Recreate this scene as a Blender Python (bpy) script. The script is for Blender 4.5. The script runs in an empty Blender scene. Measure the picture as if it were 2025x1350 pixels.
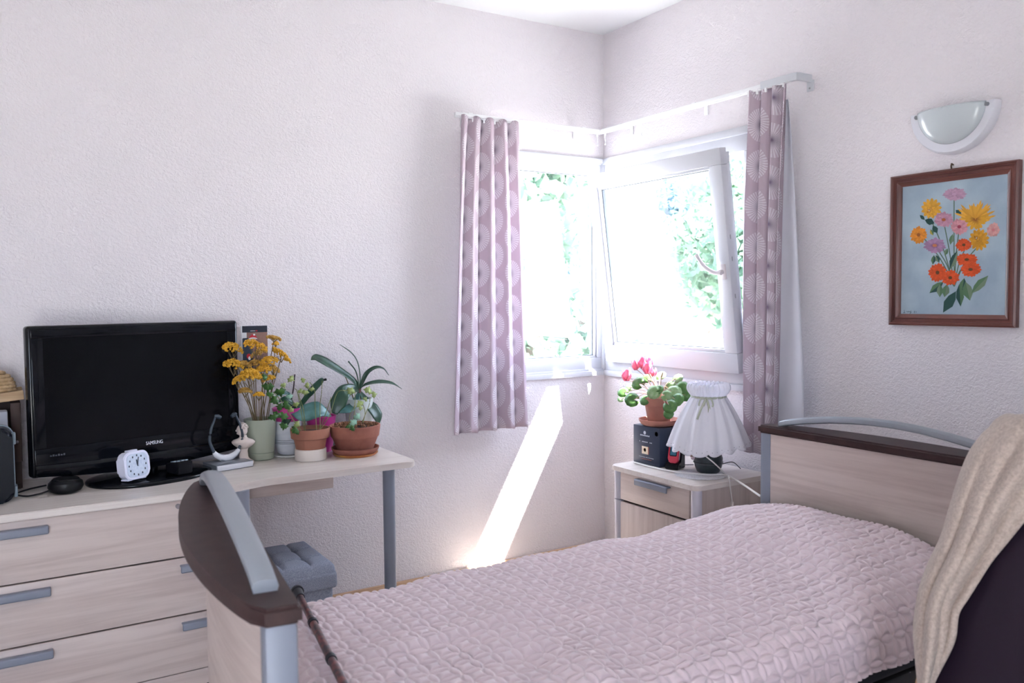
import bpy, bmesh, math, random
import numpy as np
from mathutils import Vector, Matrix
R = random.Random(7)
PI = math.pi
S = bpy.context.scene
COL = S.collection

# ------------------------------------------------------------------ camera
CAM = np.array([-2.9523, -3.7564, 1.4743])
YAW, PITCH, ROLL, FPX = 0.5564, -0.0524, -0.0093, 1654.21
W, H = 2025, 1350
def _basis():
    f = np.array([math.sin(YAW) * math.cos(PITCH), math.cos(YAW) * math.cos(PITCH), math.sin(PITCH)])
    r = np.array([math.cos(YAW), -math.sin(YAW), 0.0]); u = np.cross(r, f)
    c, s = math.cos(ROLL), math.sin(ROLL)
    return f, c * r + s * u, c * u - s * r
CF, CR, CU = _basis()
def at(px, py, axis, val):
    """point of the room seen at a spot of the photograph, on the plane axis = val"""
    d = CF + (px - W / 2) / FPX * CR - (py - H / 2) / FPX * CU
    return Vector(CAM + d * (val - CAM[axis]) / d[axis])
def at_plane(px, py, n, k):
    d = CF + (px - W / 2) / FPX * CR - (py - H / 2) / FPX * CU
    n = np.array(n)
    return Vector(CAM + d * (k - CAM @ n) / (d @ n))
cam = bpy.data.cameras.new('camera'); cam.sensor_width = 36; cam.lens = FPX * 36 / W
cam.clip_start = 0.05; cam.clip_end = 500
cam.dof.use_dof = True; cam.dof.focus_distance = 3.9; cam.dof.aperture_fstop = 5.0
co = bpy.data.objects.new('camera', cam); COL.objects.link(co)
co.matrix_world = Matrix(((CR[0], CU[0], -CF[0], CAM[0]), (CR[1], CU[1], -CF[1], CAM[1]), (CR[2], CU[2], -CF[2], CAM[2]), (0, 0, 0, 1)))
S.camera = co

# ------------------------------------------------------------------ light
S.view_settings.view_transform = 'Standard'; S.view_settings.look = 'None'
S.view_settings.gamma = 1.0; S.view_settings.exposure = 1.6; S.view_settings.use_curve_mapping = False
world = bpy.data.worlds.new('sky'); S.world = world; world.use_nodes = True
bg = world.node_tree.nodes['Background']
bg.inputs[0].default_value = (0.74, 0.87, 1.08, 1); bg.inputs[1].default_value = 4.4
sun = bpy.data.lights.new('sun', 'SUN'); sun.energy = 20; sun.angle = 0.009; sun.color = (1, 0.97, 0.92)
so = bpy.data.objects.new('sun', sun); COL.objects.link(so)
so.rotation_euler = Vector((-1, 0.64, -1.8)).to_track_quat('-Z', 'Y').to_euler()
def sky_portal(name, loc, aim, sx, sy):
    """marks an opening through which the sky lights the room (gives no light of its own)"""
    l = bpy.data.lights.new(name, 'AREA'); l.shape = 'RECTANGLE'; l.size = sx; l.size_y = sy; l.cycles.is_portal = True
    o = bpy.data.objects.new(name, l); COL.objects.link(o); o.location = loc
    o.rotation_euler = Vector(aim).to_track_quat('-Z', 'Y').to_euler()
sky_portal('portal_door', (-3.75, -5.62, 1.05), (0, 1, 0), 1.3, 2.1)
sky_portal('portal_corner_a', (-0.5, 0.24, 1.64), (0, -1, 0), 1.3, 1.3)
sky_portal('portal_corner_b', (0.24, -0.56, 1.64), (-1, 0, 0), 1.5, 1.3)

# ------------------------------------------------------------------ materials
def lin(r, g, b):
    f = lambda c: (c / 255 / 12.92) if c / 255 <= 0.04045 else ((c / 255 + 0.055) / 1.055) ** 2.4
    return (f(r), f(g), f(b), 1)
MATS = {}
def N(nt, t, **kw):
    n = nt.nodes.new(t)
    for k, v in kw.items(): setattr(n, k, v)
    return n
def mat(name, rgb, rough=0.5, metal=0.0, spec=0.5, bump=None, vary=None, coat=0.0, sheen=0.0, trans=0.0):
    """bump = (scale, strength, distance); vary = (scale, rgb2[, stretch xyz]) procedural colour variation"""
    if name in MATS: return MATS[name]
    m = bpy.data.materials.new(name); m.use_nodes = True; MATS[name] = m
    nt = m.node_tree; b = nt.nodes['Principled BSDF']; L = nt.links.new
    b.inputs['Base Color'].default_value = lin(*rgb); b.inputs['Roughness'].default_value = rough
    b.inputs['Metallic'].default_value = metal; b.inputs['Specular IOR Level'].default_value = spec
    b.inputs['Coat Weight'].default_value = coat; b.inputs['Sheen Weight'].default_value = sheen
    tc = N(nt, 'ShaderNodeTexCoord')
    if vary:
        mp = N(nt, 'ShaderNodeMapping'); L(tc.outputs['Object'], mp.inputs[0])
        if len(vary) > 2: mp.inputs['Scale'].default_value = vary[2]
        no = N(nt, 'ShaderNodeTexNoise'); no.inputs['Scale'].default_value = vary[0]; no.inputs['Detail'].default_value = 5
        L(mp.outputs[0], no.inputs['Vector'])
        cr = N(nt, 'ShaderNodeValToRGB'); cr.color_ramp.elements[0].position = 0.36; cr.color_ramp.elements[1].position = 0.66
        cr.color_ramp.elements[0].color = lin(*vary[1]); cr.color_ramp.elements[1].color = lin(*rgb)
        L(no.outputs[0], cr.inputs[0]); L(cr.outputs[0], b.inputs['Base Color'])
    if bump:
        no = N(nt, 'ShaderNodeTexNoise'); no.inputs['Scale'].default_value = bump[0]; no.inputs['Detail'].default_value = 4
        L(tc.outputs['Object'], no.inputs['Vector'])
        bp = N(nt, 'ShaderNodeBump'); bp.inputs['Strength'].default_value = bump[1]; bp.inputs['Distance'].default_value = bump[2]
        L(no.outputs[0], bp.inputs['Height']); L(bp.outputs[0], b.inputs['Normal'])
    if trans:
        tr = N(nt, 'ShaderNodeBsdfTranslucent'); mx = N(nt, 'ShaderNodeMixShader'); mx.inputs[0].default_value = trans
        tr.inputs[0].default_value = lin(*rgb)
        if vary: L(cr.outputs[0], tr.inputs[0])
        L(b.outputs[0], mx.inputs[1]); L(tr.outputs[0], mx.inputs[2]); L(mx.outputs[0], nt.nodes['Material Output'].inputs[0])
    return m
def wood(name, rgb, dark, axis, rough=0.42):
    if name in MATS: return MATS[name]
    m = bpy.data.materials.new(name); m.use_nodes = True; MATS[name] = m
    nt = m.node_tree; b = nt.nodes['Principled BSDF']; L = nt.links.new
    b.inputs['Roughness'].default_value = rough
    tc = N(nt, 'ShaderNodeTexCoord'); mp = N(nt, 'ShaderNodeMapping'); L(tc.outputs['Object'], mp.inputs[0])
    sc = [26.0, 26.0, 26.0]; sc['xyz'.index(axis)] = 1.3; mp.inputs['Scale'].default_value = sc
    n1 = N(nt, 'ShaderNodeTexNoise'); n1.inputs['Scale'].default_value = 1.0; n1.inputs['Detail'].default_value = 6; n1.inputs['Distortion'].default_value = 0.9
    n2 = N(nt, 'ShaderNodeTexNoise'); n2.inputs['Scale'].default_value = 4.5; n2.inputs['Detail'].default_value = 3
    L(mp.outputs[0], n1.inputs['Vector']); L(mp.outputs[0], n2.inputs['Vector'])
    ad = N(nt, 'ShaderNodeMath', operation='MULTIPLY_ADD'); ad.inputs[1].default_value = 0.35
    L(n2.outputs[0], ad.inputs[0]); L(n1.outputs[0], ad.inputs[2])
    cr = N(nt, 'ShaderNodeValToRGB'); e = cr.color_ramp.elements
    e[0].position = 0.48; e[0].color = lin(*dark); e[1].position = 0.78; e[1].color = lin(*rgb)
    L(ad.outputs[0], cr.inputs[0]); L(cr.outputs[0], b.inputs['Base Color'])
    return m
def glass(name, tint=(1, 1, 1, 1), refl=0.06, rough=0.0):
    if name in MATS: return MATS[name]
    m = bpy.data.materials.new(name); m.use_nodes = True; MATS[name] = m
    nt = m.node_tree; nt.nodes.remove(nt.nodes['Principled BSDF']); L = nt.links.new
    t = N(nt, 'ShaderNodeBsdfTransparent'); t.inputs[0].default_value = tint
    g = N(nt, 'ShaderNodeBsdfGlossy'); g.inputs['Roughness'].default_value = rough
    mx = N(nt, 'ShaderNodeMixShader'); mx.inputs[0].default_value = refl
    L(t.outputs[0], mx.inputs[1]); L(g.outputs[0], mx.inputs[2]); L(mx.outputs[0], nt.nodes['Material Output'].inputs[0])
    return m
def colattr(name, rough=0.6, spec=0.3):
    if name in MATS: return MATS[name]
    m = bpy.data.materials.new(name); m.use_nodes = True; MATS[name] = m
    nt = m.node_tree; b = nt.nodes['Principled BSDF']; b.inputs['Roughness'].default_value = rough; b.inputs['Specular IOR Level'].default_value = spec
    a = N(nt, 'ShaderNodeVertexColor'); a.layer_name = 'paint'; nt.links.new(a.outputs[0], b.inputs['Base Color'])
    return m
def plaster():
    m = bpy.data.materials.new('plaster'); m.use_nodes = True; MATS['plaster'] = m
    nt = m.node_tree; b = nt.nodes['Principled BSDF']; L = nt.links.new
    b.inputs['Base Color'].default_value = lin(232, 226, 230); b.inputs['Roughness'].default_value = 0.75; b.inputs['Specular IOR Level'].default_value = 0.25
    tc = N(nt, 'ShaderNodeTexCoord'); mp = N(nt, 'ShaderNodeMapping'); L(tc.outputs['Object'], mp.inputs[0]); mp.inputs['Scale'].default_value = (1, 1, 1.25)
    n1 = N(nt, 'ShaderNodeTexNoise'); n1.inputs['Scale'].default_value = 75; n1.inputs['Detail'].default_value = 3; n1.inputs['Distortion'].default_value = 0.8
    n2 = N(nt, 'ShaderNodeTexNoise'); n2.inputs['Scale'].default_value = 190; n2.inputs['Detail'].default_value = 2
    L(mp.outputs[0], n1.inputs['Vector']); L(mp.outputs[0], n2.inputs['Vector'])
    cr = N(nt, 'ShaderNodeValToRGB'); cr.color_ramp.elements[0].position = 0.38; cr.color_ramp.elements[1].position = 0.62; L(n1.outputs[0], cr.inputs[0])
    ad = N(nt, 'ShaderNodeMath', operation='MULTIPLY_ADD'); ad.inputs[1].default_value = 0.3; L(n2.outputs[0], ad.inputs[0]); L(cr.outputs[0], ad.inputs[2])
    bp = N(nt, 'ShaderNodeBump'); bp.inputs['Strength'].default_value = 0.48; bp.inputs['Distance'].default_value = 0.0035
    L(ad.outputs[0], bp.inputs['Height']); L(bp.outputs[0], b.inputs['Normal'])
    return m
def curtain_cloth(name, base, pale, ink):
    """mauve cloth printed with staggered white sunbursts that have a smoky centre; UV in metres"""
    m = bpy.data.materials.new(name); m.use_nodes = True; MATS[name] = m
    nt = m.node_tree; b = nt.nodes['Principled BSDF']; L = nt.links.new
    b.inputs['Roughness'].default_value = 0.8; b.inputs['Specular IOR Level'].default_value = 0.15
    def M(op, a, c=None, d=None):
        n = N(nt, 'ShaderNodeMath', operation=op)
        for i, v in enumerate((a, c, d)):
            if v is None: continue
            if isinstance(v, (int, float)): n.inputs[i].default_value = v
            else: L(v, n.inputs[i])
        return n.outputs[0]
    uv = N(nt, 'ShaderNodeUVMap'); sp = N(nt, 'ShaderNodeSeparateXYZ'); L(uv.outputs[0], sp.inputs[0])
    A, B = 0.156, 0.178
    cu = M('DIVIDE', sp.outputs[0], A); col = M('FLOOR', cu)
    fu = M('SUBTRACT', M('SUBTRACT', cu, col), 0.5)
    odd = M('MULTIPLY', M('MODULO', M('ABSOLUTE', col), 2.0), 0.5)
    fv = M('SUBTRACT', M('FRACT', M('ADD', M('DIVIDE', sp.outputs[1], B), odd)), 0.5)
    x, y = M('MULTIPLY', fu, A), M('MULTIPLY', fv, B)
    r = M('SQRT', M('ADD', M('MULTIPLY', x, x), M('MULTIPLY', y, y)))
    ang = M('ARCTAN2', y, x)
    inside = M('LESS_THAN', r, 0.073)
    ray = M('GREATER_THAN', M('SINE', M('MULTIPLY', ang, 36.0)), 0.25)
    rays = M('MULTIPLY', M('MULTIPLY', ray, inside), M('GREATER_THAN', r, 0.008))
    smoke = M('MULTIPLY', M('POWER', M('MAXIMUM', M('SUBTRACT', 1.0, M('DIVIDE', r, 0.04)), 0.0), 1.4), 0.92)
    def mix(f, a, c):
        n = N(nt, 'ShaderNodeMix', data_type='RGBA')
        L(f, n.inputs[0])
        for i, v in ((6, a), (7, c)):
            if isinstance(v, tuple): n.inputs[i].default_value = v
            else: L(v, n.inputs[i])
        return n.outputs[2]
    disc = mix(M('MULTIPLY', inside, 0.22), lin(*base), lin(*pale))
    c2 = mix(M('MULTIPLY', rays, 0.9), disc, lin(*pale))
    c3 = mix(smoke, c2, lin(*ink))
    L(c3, b.inputs['Base Color'])
    tr = N(nt, 'ShaderNodeBsdfTranslucent'); L(c3, tr.inputs[0]); mx = N(nt, 'ShaderNodeMixShader'); mx.inputs[0].default_value = 0.3
    L(b.outputs[0], mx.inputs[1]); L(tr.outputs[0], mx.inputs[2]); L(mx.outputs[0], nt.nodes['Material Output'].inputs[0])
    return m

# ------------------------------------------------------------------ mesh helpers
class MB:
    def __init__(s, M=None): s.bm = bmesh.new(); s.M = M
    def V(s, p): return s.bm.verts.new(p)
    def F(s, vs):
        try: return s.bm.faces.new(vs)
        except ValueError: return None
    def box(s, x0, x1, y0, y1, z0, z1, bev=0.0, seg=2):
        g = bmesh.ops.create_cube(s.bm, size=1)['verts']
        for v in g:
            v.co = Vector(((x0 + x1) / 2 + v.co.x * (x1 - x0), (y0 + y1) / 2 + v.co.y * (y1 - y0), (z0 + z1) / 2 + v.co.z * (z1 - z0)))
        if bev:
            es = list({e for v in g for e in v.link_edges})
            bmesh.ops.bevel(s.bm, geom=es, offset=bev, segments=seg, affect='EDGES', profile=0.5)
        return s
    def tube(s, pts, r, n=10, caps=True, flat=None):
        """flat = (axis vector, factor): squash the section along that axis"""
        pts = [Vector(p) for p in pts]; rings = []
        up = Vector((0, 0, 1))
        for i, p in enumerate(pts):
            t = (pts[min(i + 1, len(pts) - 1)] - pts[max(i - 1, 0)])
            if t.length < 1e-9: t = Vector((0, 0, 1))
            t.normalize()
            a = up.cross(t) if abs(up.dot(t)) < 0.98 else Vector((1, 0, 0)).cross(t)
            a.normalize(); b = t.cross(a)
            rr = r[i] if isinstance(r, (list, tuple)) else r
            ring = []
            for k in range(n):
                th = 2 * PI * k / n
                o = a * math.cos(th) * rr + b * math.sin(th) * rr
                if flat:
                    ax = Vector(flat[0]).normalized(); o = o + ax * o.dot(ax) * (flat[1] - 1)
                ring.append(s.V(p + o))
            rings.append(ring)
        for i in range(len(rings) - 1):
            for k in range(n):
                s.F((rings[i][k], rings[i][(k + 1) % n], rings[i + 1][(k + 1) % n], rings[i + 1][k]))
        if caps:
            s.F(rings[0][::-1]); s.F(rings[-1])
        return s
    def lathe(s, prof, c=(0, 0, 0), n=36, a0=0.0, a1=None, wob=None):
        """prof = [(radius, z)...] from inside-bottom outwards; wob(theta, i) scales the radius"""
        full = a1 is None; rings = []
        m = n if full else n + 1
        for i, (r, z) in enumerate(prof):
            if r < 1e-6: rings.append([s.V((c[0], c[1], c[2] + z))]); continue
            ring = []
            for k in range(m):
                th = a0 + (2 * PI if full else a1 - a0) * k / n
                q = r * (wob(th, i) if wob else 1)
                ring.append(s.V((c[0] + q * math.cos(th), c[1] + q * math.sin(th), c[2] + z)))
            rings.append(ring)
        for A, B in zip(rings[:-1], rings[1:]):
            for k in range(m if full else m - 1):
                a, b = A[k % len(A)], A[(k + 1) % len(A)]; d, e = B[k % len(B)], B[(k + 1) % len(B)]
                q = [v for j, v in enumerate((a, b, e, d)) if v not in (a, b, e, d)[:j]]
                if len(q) > 2: s.F(q)
        return s
    def prism(s, poly, lo, hi, axis=2):
        def P(p, h):
            q = list(p); q.insert(axis, h); return Vector(q)
        A = [s.V(P(p, lo)) for p in poly]; B = [s.V(P(p, hi)) for p in poly]
        s.F(A[::-1]); s.F(B); n = len(poly)
        for k in range(n): s.F((A[k], A[(k + 1) % n], B[(k + 1) % n], B[k]))
        return s
    def grid(s, P, uv=None, wrap=False):
        V = [[s.V(p) for p in row] for row in P]
        lay = s.bm.loops.layers.uv.verify() if uv else None
        for i in range(len(V) - 1):
            for j in range(len(V[i]) - (0 if wrap else 1)):
                j2 = (j + 1) % len(V[i])
                f = s.F((V[i][j], V[i][j2], V[i + 1][j2], V[i + 1][j]))
                if f and uv:
                    for l, (a, b) in zip(f.loops, ((i, j), (i, j2), (i + 1, j2), (i + 1, j))): l[lay].uv = uv[a][b]
        return s
    def ball(s, c, r, sub=2):
        r = (r, r, r) if isinstance(r, (int, float)) else r
        for v in bmesh.ops.create_icosphere(s.bm, subdivisions=sub, radius=1)['verts']:
            v.co = Vector((c[0] + v.co.x * r[0], c[1] + v.co.y * r[1], c[2] + v.co.z * r[2]))
        return s
    def ring(s, axis, d0, d1, o, i, bev=0.0):
        """rectangular frame, o / i = (a0, a1, z0, z1) outer and inner, d0..d1 depth along axis ('x' or 'y')"""
        for (a0, a1, z0, z1) in ((o[0], o[1], o[2], i[2]), (o[0], o[1], i[3], o[3]), (o[0], i[0], i[2], i[3]), (i[1], o[1], i[2], i[3])):
            if axis == 'y': s.box(a0, a1, d0, d1, z0, z1, bev)
            else: s.box(d0, d1, a0, a1, z0, z1, bev)
        return s
    def build(s, name, m, parent=None, smooth=True, ang=38, recalc=True, solid=0.0, subsurf=0):
        if s.M is not None: s.bm.transform(s.M)
        if recalc: bmesh.ops.recalc_face_normals(s.bm, faces=s.bm.faces[:])
        me = bpy.data.meshes.new(name); s.bm.to_mesh(me); s.bm.free()
        me.materials.append(MATS[m] if isinstance(m, str) else m)
        if smooth:
            me.polygons.foreach_set('use_smooth', [True] * len(me.polygons))
            me.set_sharp_from_angle(angle=math.radians(ang))
        o = bpy.data.objects.new(name, me); COL.objects.link(o)
        if solid:
            md = o.modifiers.new('thickness', 'SOLIDIFY'); md.thickness = solid; md.offset = 0
        if subsurf:
            md = o.modifiers.new('smooth', 'SUBSURF'); md.levels = subsurf; md.render_levels = subsurf
        if parent is not None:
            o.parent = parent; o.matrix_parent_inverse = base_matrix(parent).inverted()
        return o
def base_matrix(p):
    m = Matrix.LocRotScale(p.location, p.rotation_euler, p.scale)
    if p.parent: m = base_matrix(p.parent) @ p.matrix_parent_inverse @ m
    return m
def tag(o, label=None, cat=None, group=None, kind=None):
    for k, v in (('label', label), ('category', cat), ('group', group), ('kind', kind)):
        if v: o[k] = v
    return o
def thing(name, label, cat, loc, group=None, kind=None):
    o = bpy.data.objects.new(name, None); COL.objects.link(o); o.location = loc; o.empty_display_size = 0.05
    return tag(o, label, cat, group, kind)
def lerp(a, b, t): return a + (b - a) * t
def curve(pts, n=12):
    """Catmull-Rom through the points"""
    P = [Vector(p) for p in pts]; P = [2 * P[0] - P[1]] + P + [2 * P[-1] - P[-2]]; out = []
    for i in range(1, len(P) - 2):
        for k in range(n):
            t = k / n; a, b, c, d = P[i - 1], P[i], P[i + 1], P[i + 2]
            out.append(0.5 * ((2 * b) + (c - a) * t + (2 * a - 5 * b + 4 * c - d) * t * t + (3 * b - a - 3 * c + d) * t ** 3))
    out.append(P[-2]); return out
def rot(loc, rz, rx=0.0, ry=0.0): return Matrix.Translation(loc) @ Matrix.Rotation(rz, 4, 'Z') @ Matrix.Rotation(ry, 4, 'Y') @ Matrix.Rotation(rx, 4, 'X')
def text(name, body, size, m, parent, M, depth=0.0004, width=None):
    cu = bpy.data.curves.new(name, 'FONT'); cu.body = body; cu.size = size; cu.align_x = 'CENTER'; cu.align_y = 'CENTER'; cu.extrude = depth
    t = bpy.data.objects.new(name, cu); COL.objects.link(t)
    bpy.context.view_layer.update()
    me = bpy.data.meshes.new_from_object(t.evaluated_get(bpy.context.evaluated_depsgraph_get()))
    bpy.data.objects.remove(t)
    if width:
        xs = [v.co.x for v in me.vertices]; k = width / (max(xs) - min(xs)); me.transform(Matrix.Diagonal((k, 1, 1, 1)))
    me.transform(M); me.materials.clear(); me.materials.append(MATS[m])
    o = bpy.data.objects.new(name, me); COL.objects.link(o); o.parent = parent; o.matrix_parent_inverse = base_matrix(parent).inverted()
    return o


# ------------------------------------------------------------------ setting
plaster()
mat('pvc', (206, 207, 214), 0.3, spec=0.4)
mat('seal', (92, 98, 106), 0.6)
mat('ceiling_paint', (242, 242, 243), 0.8, spec=0.2, bump=(60, 0.15, 0.002))
wood('floor_wood', (208, 196, 184), (192, 178, 164), 'x', 0.35)
wood('skirting_wood', (214, 178, 146), (190, 150, 118), 'x', 0.4)
glass('pane_glass')
HC, T = 2.93, 0.25
ZS, ZT = 1.03, 2.24                 # window opening, sill and head
WL, WR = -0.86, -1.13               # far ends of the two corner windows
def struct(name, mb, m, smooth=False):
    o = mb.build(name, m, None, smooth); return tag(o, kind='structure')
b = MB()
b.box(-4.9, WL, 0, T, 0, HC); b.box(WL, T, 0, T, 0, ZS); b.box(WL, T, 0, T, ZT, HC)
struct('wall_left', b, 'plaster')
b = MB()
b.box(0, T, -5.4, WR, 0, HC); b.box(0, T, WR, 0, 0, ZS); b.box(0, T, WR, 0, ZT, HC)
struct('wall_right', b, 'plaster')
b = MB()
b.box(-4.9, -4.4, -5.65, -5.4, 0, HC); b.box(-3.1, 0, -5.65, -5.4, 0, HC); b.box(-4.4, -3.1, -5.65, -5.4, 2.1, HC)
struct('wall_back', b, 'plaster')
struct('wall_side', MB().box(-5.1, -4.9, -5.65, T, 0, HC), 'plaster')
struct('floor', MB().box(-4.9, 0, -5.4, 0, -0.1, 0), 'floor_wood')
struct('ceiling', MB().box(-4.9, T, -5.4, T, HC, HC + 0.15), 'ceiling_paint')
struct('baseboard_left', MB().box(-4.9, 0, -0.014, 0, 0, 0.08, 0.003), 'skirting_wood')
struct('baseboard_right', MB().box(-0.014, 0, -5.4, -0.014, 0, 0.08, 0.003), 'skirting_wood')
mat('added_eave_paint', (200, 190, 180), 0.8)
struct('added_eave', MB().box(T, 0.62, -6, 0.62, 2.80, 2.94).box(-6, T, T, 0.62, 2.80, 2.94), 'added_eave_paint')  # unseen eave, added to cut off the top of the sun patch indoors

# glazed door behind the photographer
w3 = thing('window_3', 'white glazed door in the wall behind the viewpoint', 'door', (-3.75, -5.5, 0), kind='structure'); del w3['category']
b = MB()
b.ring('y', -5.55, -5.48, (-4.4, -3.1, 0, 2.1), (-4.32, -3.18, .1, 2.02), 0.004)
b.build('door_frame', 'pvc', w3)
MB().box(-4.32, -3.18, -5.525, -5.517, .1, 2.02).build('pane', 'pane_glass', w3, False)

# window_1: fixed light in the left wall
w1 = thing('window_1', None, None, (-0.5, 0, ZS), kind='structure')
b = MB()
b.ring('y', -0.016, 0.05, (WL, -0.001, ZS, ZT + .005), (WL + .03, -0.012, ZS + .028, ZT - .022), 0.003)
b.ring('y', -0.008, 0.05, (WL + .028, -0.011, ZS + .026, ZT - .02), (WL + .04, -0.02, ZS + .04, ZT - .03), 0.002)
b.build('trim', 'pvc', w1)
b = MB(); b.ring('y', 0.0, 0.07, (WL + .039, -0.012, ZS + .038, ZT - .028), (WL + .085, -0.045, ZS + .1, ZT - .075), 0.004); b.build('window_frame', 'pvc', w1)
b = MB(); b.ring('y', 0.012, 0.06, (WL + .084, -0.046, ZS + .098, ZT - .074), (WL + .098, -0.058, ZS + .112, ZT - .088), 0.004); b.build('glazing_bead', 'pvc', w1)
b = MB(); b.ring('y', 0.03, 0.05, (WL + .096, -0.057, ZS + .11, ZT - .087), (WL + .101, -0.062, ZS + .115, ZT - .091)); b.build('seal', 'seal', w1)
MB().box(WL + .09, -0.05, 0.036, 0.042, ZS + .105, ZT - .08).build('pane', 'pane_glass', w1, False)

# window_2: tilted sash in the right wall
w2 = thing('window_2', None, None, (0, -0.56, ZS), kind='structure')
b = MB()
b.ring('x', -0.016, 0.05, (WR, -0.001, ZS, ZT + .005), (WR + .028, -0.014, ZS + .03, ZT - .03), 0.003)
b.build('trim', 'pvc', w2)
b = MB(); b.ring('x', -0.004, 0.07, (WR + .026, -0.01, ZS + .028, ZT - .028), (WR + .095, -0.06, ZS + .09, ZT - .105), 0.004); b.build('window_frame', 'pvc', w2)
b = MB(); b.ring('x', 0.03, 0.075, (WR + .094, -0.058, ZS + .088, ZT - .103), (WR + .105, -0.068, ZS + .1, ZT - .115), 0.003); b.build('rebate', 'pvc', w2)
b = MB(); b.box(0.0, 0.07, 0.0, 0.07, ZS, ZT, 0.006); b.build('corner_post', 'pvc', w2)
TILT = math.radians(7.2)
SM = Matrix.Translation((-0.022, 0, 1.115)) @ Matrix.Rotation(-TILT, 4, 'Y')      # sash frame: hinge line at its foot
SH, SY0, SY1 = 1.03, -1.05, -0.07
sash = MB(SM).ring('x', -0.02, 0.02, (SY0, SY1, 0, SH), (SY0 + .075, SY1 - .075, .095, SH - .075), 0.004).build('sash', 'pvc', w2)
b = MB(SM); b.ring('x', 0.02, 0.058, (SY0 + .018, SY1 - .018, .018, SH - .018), (SY0 + .072, SY1 - .072, .09, SH - .07), 0.003); b.build('sash_back', 'pvc', sash)
b = MB(SM); b.ring('x', -0.012, 0.03, (SY0 + .073, SY1 - .073, .093, SH - .073), (SY0 + .088, SY1 - .088, .11, SH - .088), 0.003); b.build('glazing_bead', 'pvc', sash)
b = MB(SM); b.ring('x', 0.004, 0.024, (SY0 + .087, SY1 - .087, .109, SH - .087), (SY0 + .092, SY1 - .092, .114, SH - .092)); b.build('seal', 'seal', sash)
MB(SM).box(0.008, 0.014, SY0 + .08, SY1 - .08, .1, SH - .08).build('pane', 'pane_glass', sash, False)
mat('window_handle', (222, 214, 218), 0.35)
b = MB(SM)
hz = 0.475; hy = SY0 + .036
b.box(-0.032, -0.02, hy - .016, hy + .016, hz - .035, hz + .035, 0.005)
b.tube([(-.03, hy, hz), (-.05, hy, hz)], 0.011)
b.tube(curve([(-.052, hy - .012, hz - .004), (-.056, hy + .03, hz + .002), (-.062, hy + .075, hz + .028), (-.066, hy + .108, hz + .07), (-.066, hy + .118, hz + .088)], 6), 0.0095, 10)
b.build('handle', 'window_handle', sash)
b = MB(SM)
for zz in (.35, .52, .62): b.box(-.002, .002, SY0 - .002, SY0 + .002, zz, zz + .02)
b.build('lock_plate', mat('steel', (170, 172, 176), 0.3, 0.9), sash)
b = MB(); b.box(-0.07, -0.012, -0.5, -0.46, ZT - .1, ZT - .088, .002); b.build('tilt_stay', 'pvc', w2)


# ------------------------------------------------------------------ outside
mat('meadow', (214, 212, 208), 0.9, vary=(0.35, (196, 196, 188)), bump=(6, .3, .05))
mat('bark', (128, 116, 106), 0.9, bump=(14, .5, .02))
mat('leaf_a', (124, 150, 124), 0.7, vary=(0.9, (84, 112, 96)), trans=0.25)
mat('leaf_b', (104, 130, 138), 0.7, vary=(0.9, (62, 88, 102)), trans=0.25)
def gz(x, y):
    d = math.hypot(x, y); return -4.2 + max(0, d - 14) * 0.055
P = [[(x, y, gz(x, y)) for x in np.linspace(-60, 170, 60)] for y in np.linspace(-60, 170, 60)]
for row in P:
    pass
b = MB(); b.grid(P); tag(b.build('hillside', 'meadow'), kind='structure')
def spot(px, d):
    v = CF + (px - W / 2) / FPX * CR; v = v / math.hypot(v[0], v[1])
    x, y = CAM[0] + v[0] * d, CAM[1] + v[1] * d
    return Vector((x, y, gz(x, y)))
def tree(px, d, h, cr, m, label, name='garden_tree', cat='tree', n=3200, leaf=.16):
    p = spot(px, d); t = thing(name, label, cat, p, 'trees and shrubs in the garden')
    b = MB(); top = p + Vector((R.uniform(-.3, .3), R.uniform(-.3, .3), h * .75))
    b.tube(curve([p, p + Vector((.1, 0, h * .3)), top], 6), [lerp(.035 * h, .01 * h, k / 12) for k in range(13)], 8)
    for k in range(5):
        a = R.uniform(0, 6.28); q = p + Vector((0, 0, h * R.uniform(.3, .6)))
        b.tube([q, q + Vector((math.cos(a) * cr * .7, math.sin(a) * cr * .7, h * .18))], [.012 * h, .004 * h], 6)
    b.build('trunk', 'bark', t)
    blobs = [(p + Vector((R.gauss(0, cr * .42), R.gauss(0, cr * .42), h * R.uniform(.42, .9))), cr * R.uniform(.3, .55)) for _ in range(15)]
    b = MB()
    for k in range(n):
        c, r = R.choice(blobs); v = Vector((R.gauss(0, 1), R.gauss(0, 1), R.gauss(0, 1))).normalized()
        q = c + v * r * R.uniform(.6, 1.05); a = Vector((R.gauss(0, 1), R.gauss(0, 1), R.gauss(0, 1))).normalized(); e = a.cross(v)
        if e.length < .05: continue
        e.normalize(); s_ = leaf * R.uniform(.7, 1.4)
        b.F([b.V(q - a * s_), b.V(q + e * s_ * .45), b.V(q + a * s_), b.V(q - e * s_ * .45)])
    b.build('foliage', m, t, False, recalc=False)
tree(1050, 14.0, 9.6, 2.0, 'leaf_a', 'tall pale tree outside behind the fixed left window')
tree(1120, 20, 8.2, 2.2, 'leaf_a', 'light green tree seen through the middle of the fixed window')
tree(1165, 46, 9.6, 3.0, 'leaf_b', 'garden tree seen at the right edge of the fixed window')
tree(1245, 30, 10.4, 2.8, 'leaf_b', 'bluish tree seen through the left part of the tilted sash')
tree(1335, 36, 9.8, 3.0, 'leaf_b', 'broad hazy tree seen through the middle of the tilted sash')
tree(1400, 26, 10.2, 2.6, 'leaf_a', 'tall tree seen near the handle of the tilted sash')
tree(1475, 20, 9.0, 2.0, 'leaf_a', 'tree seen through the gap beside the tilted sash')
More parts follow.
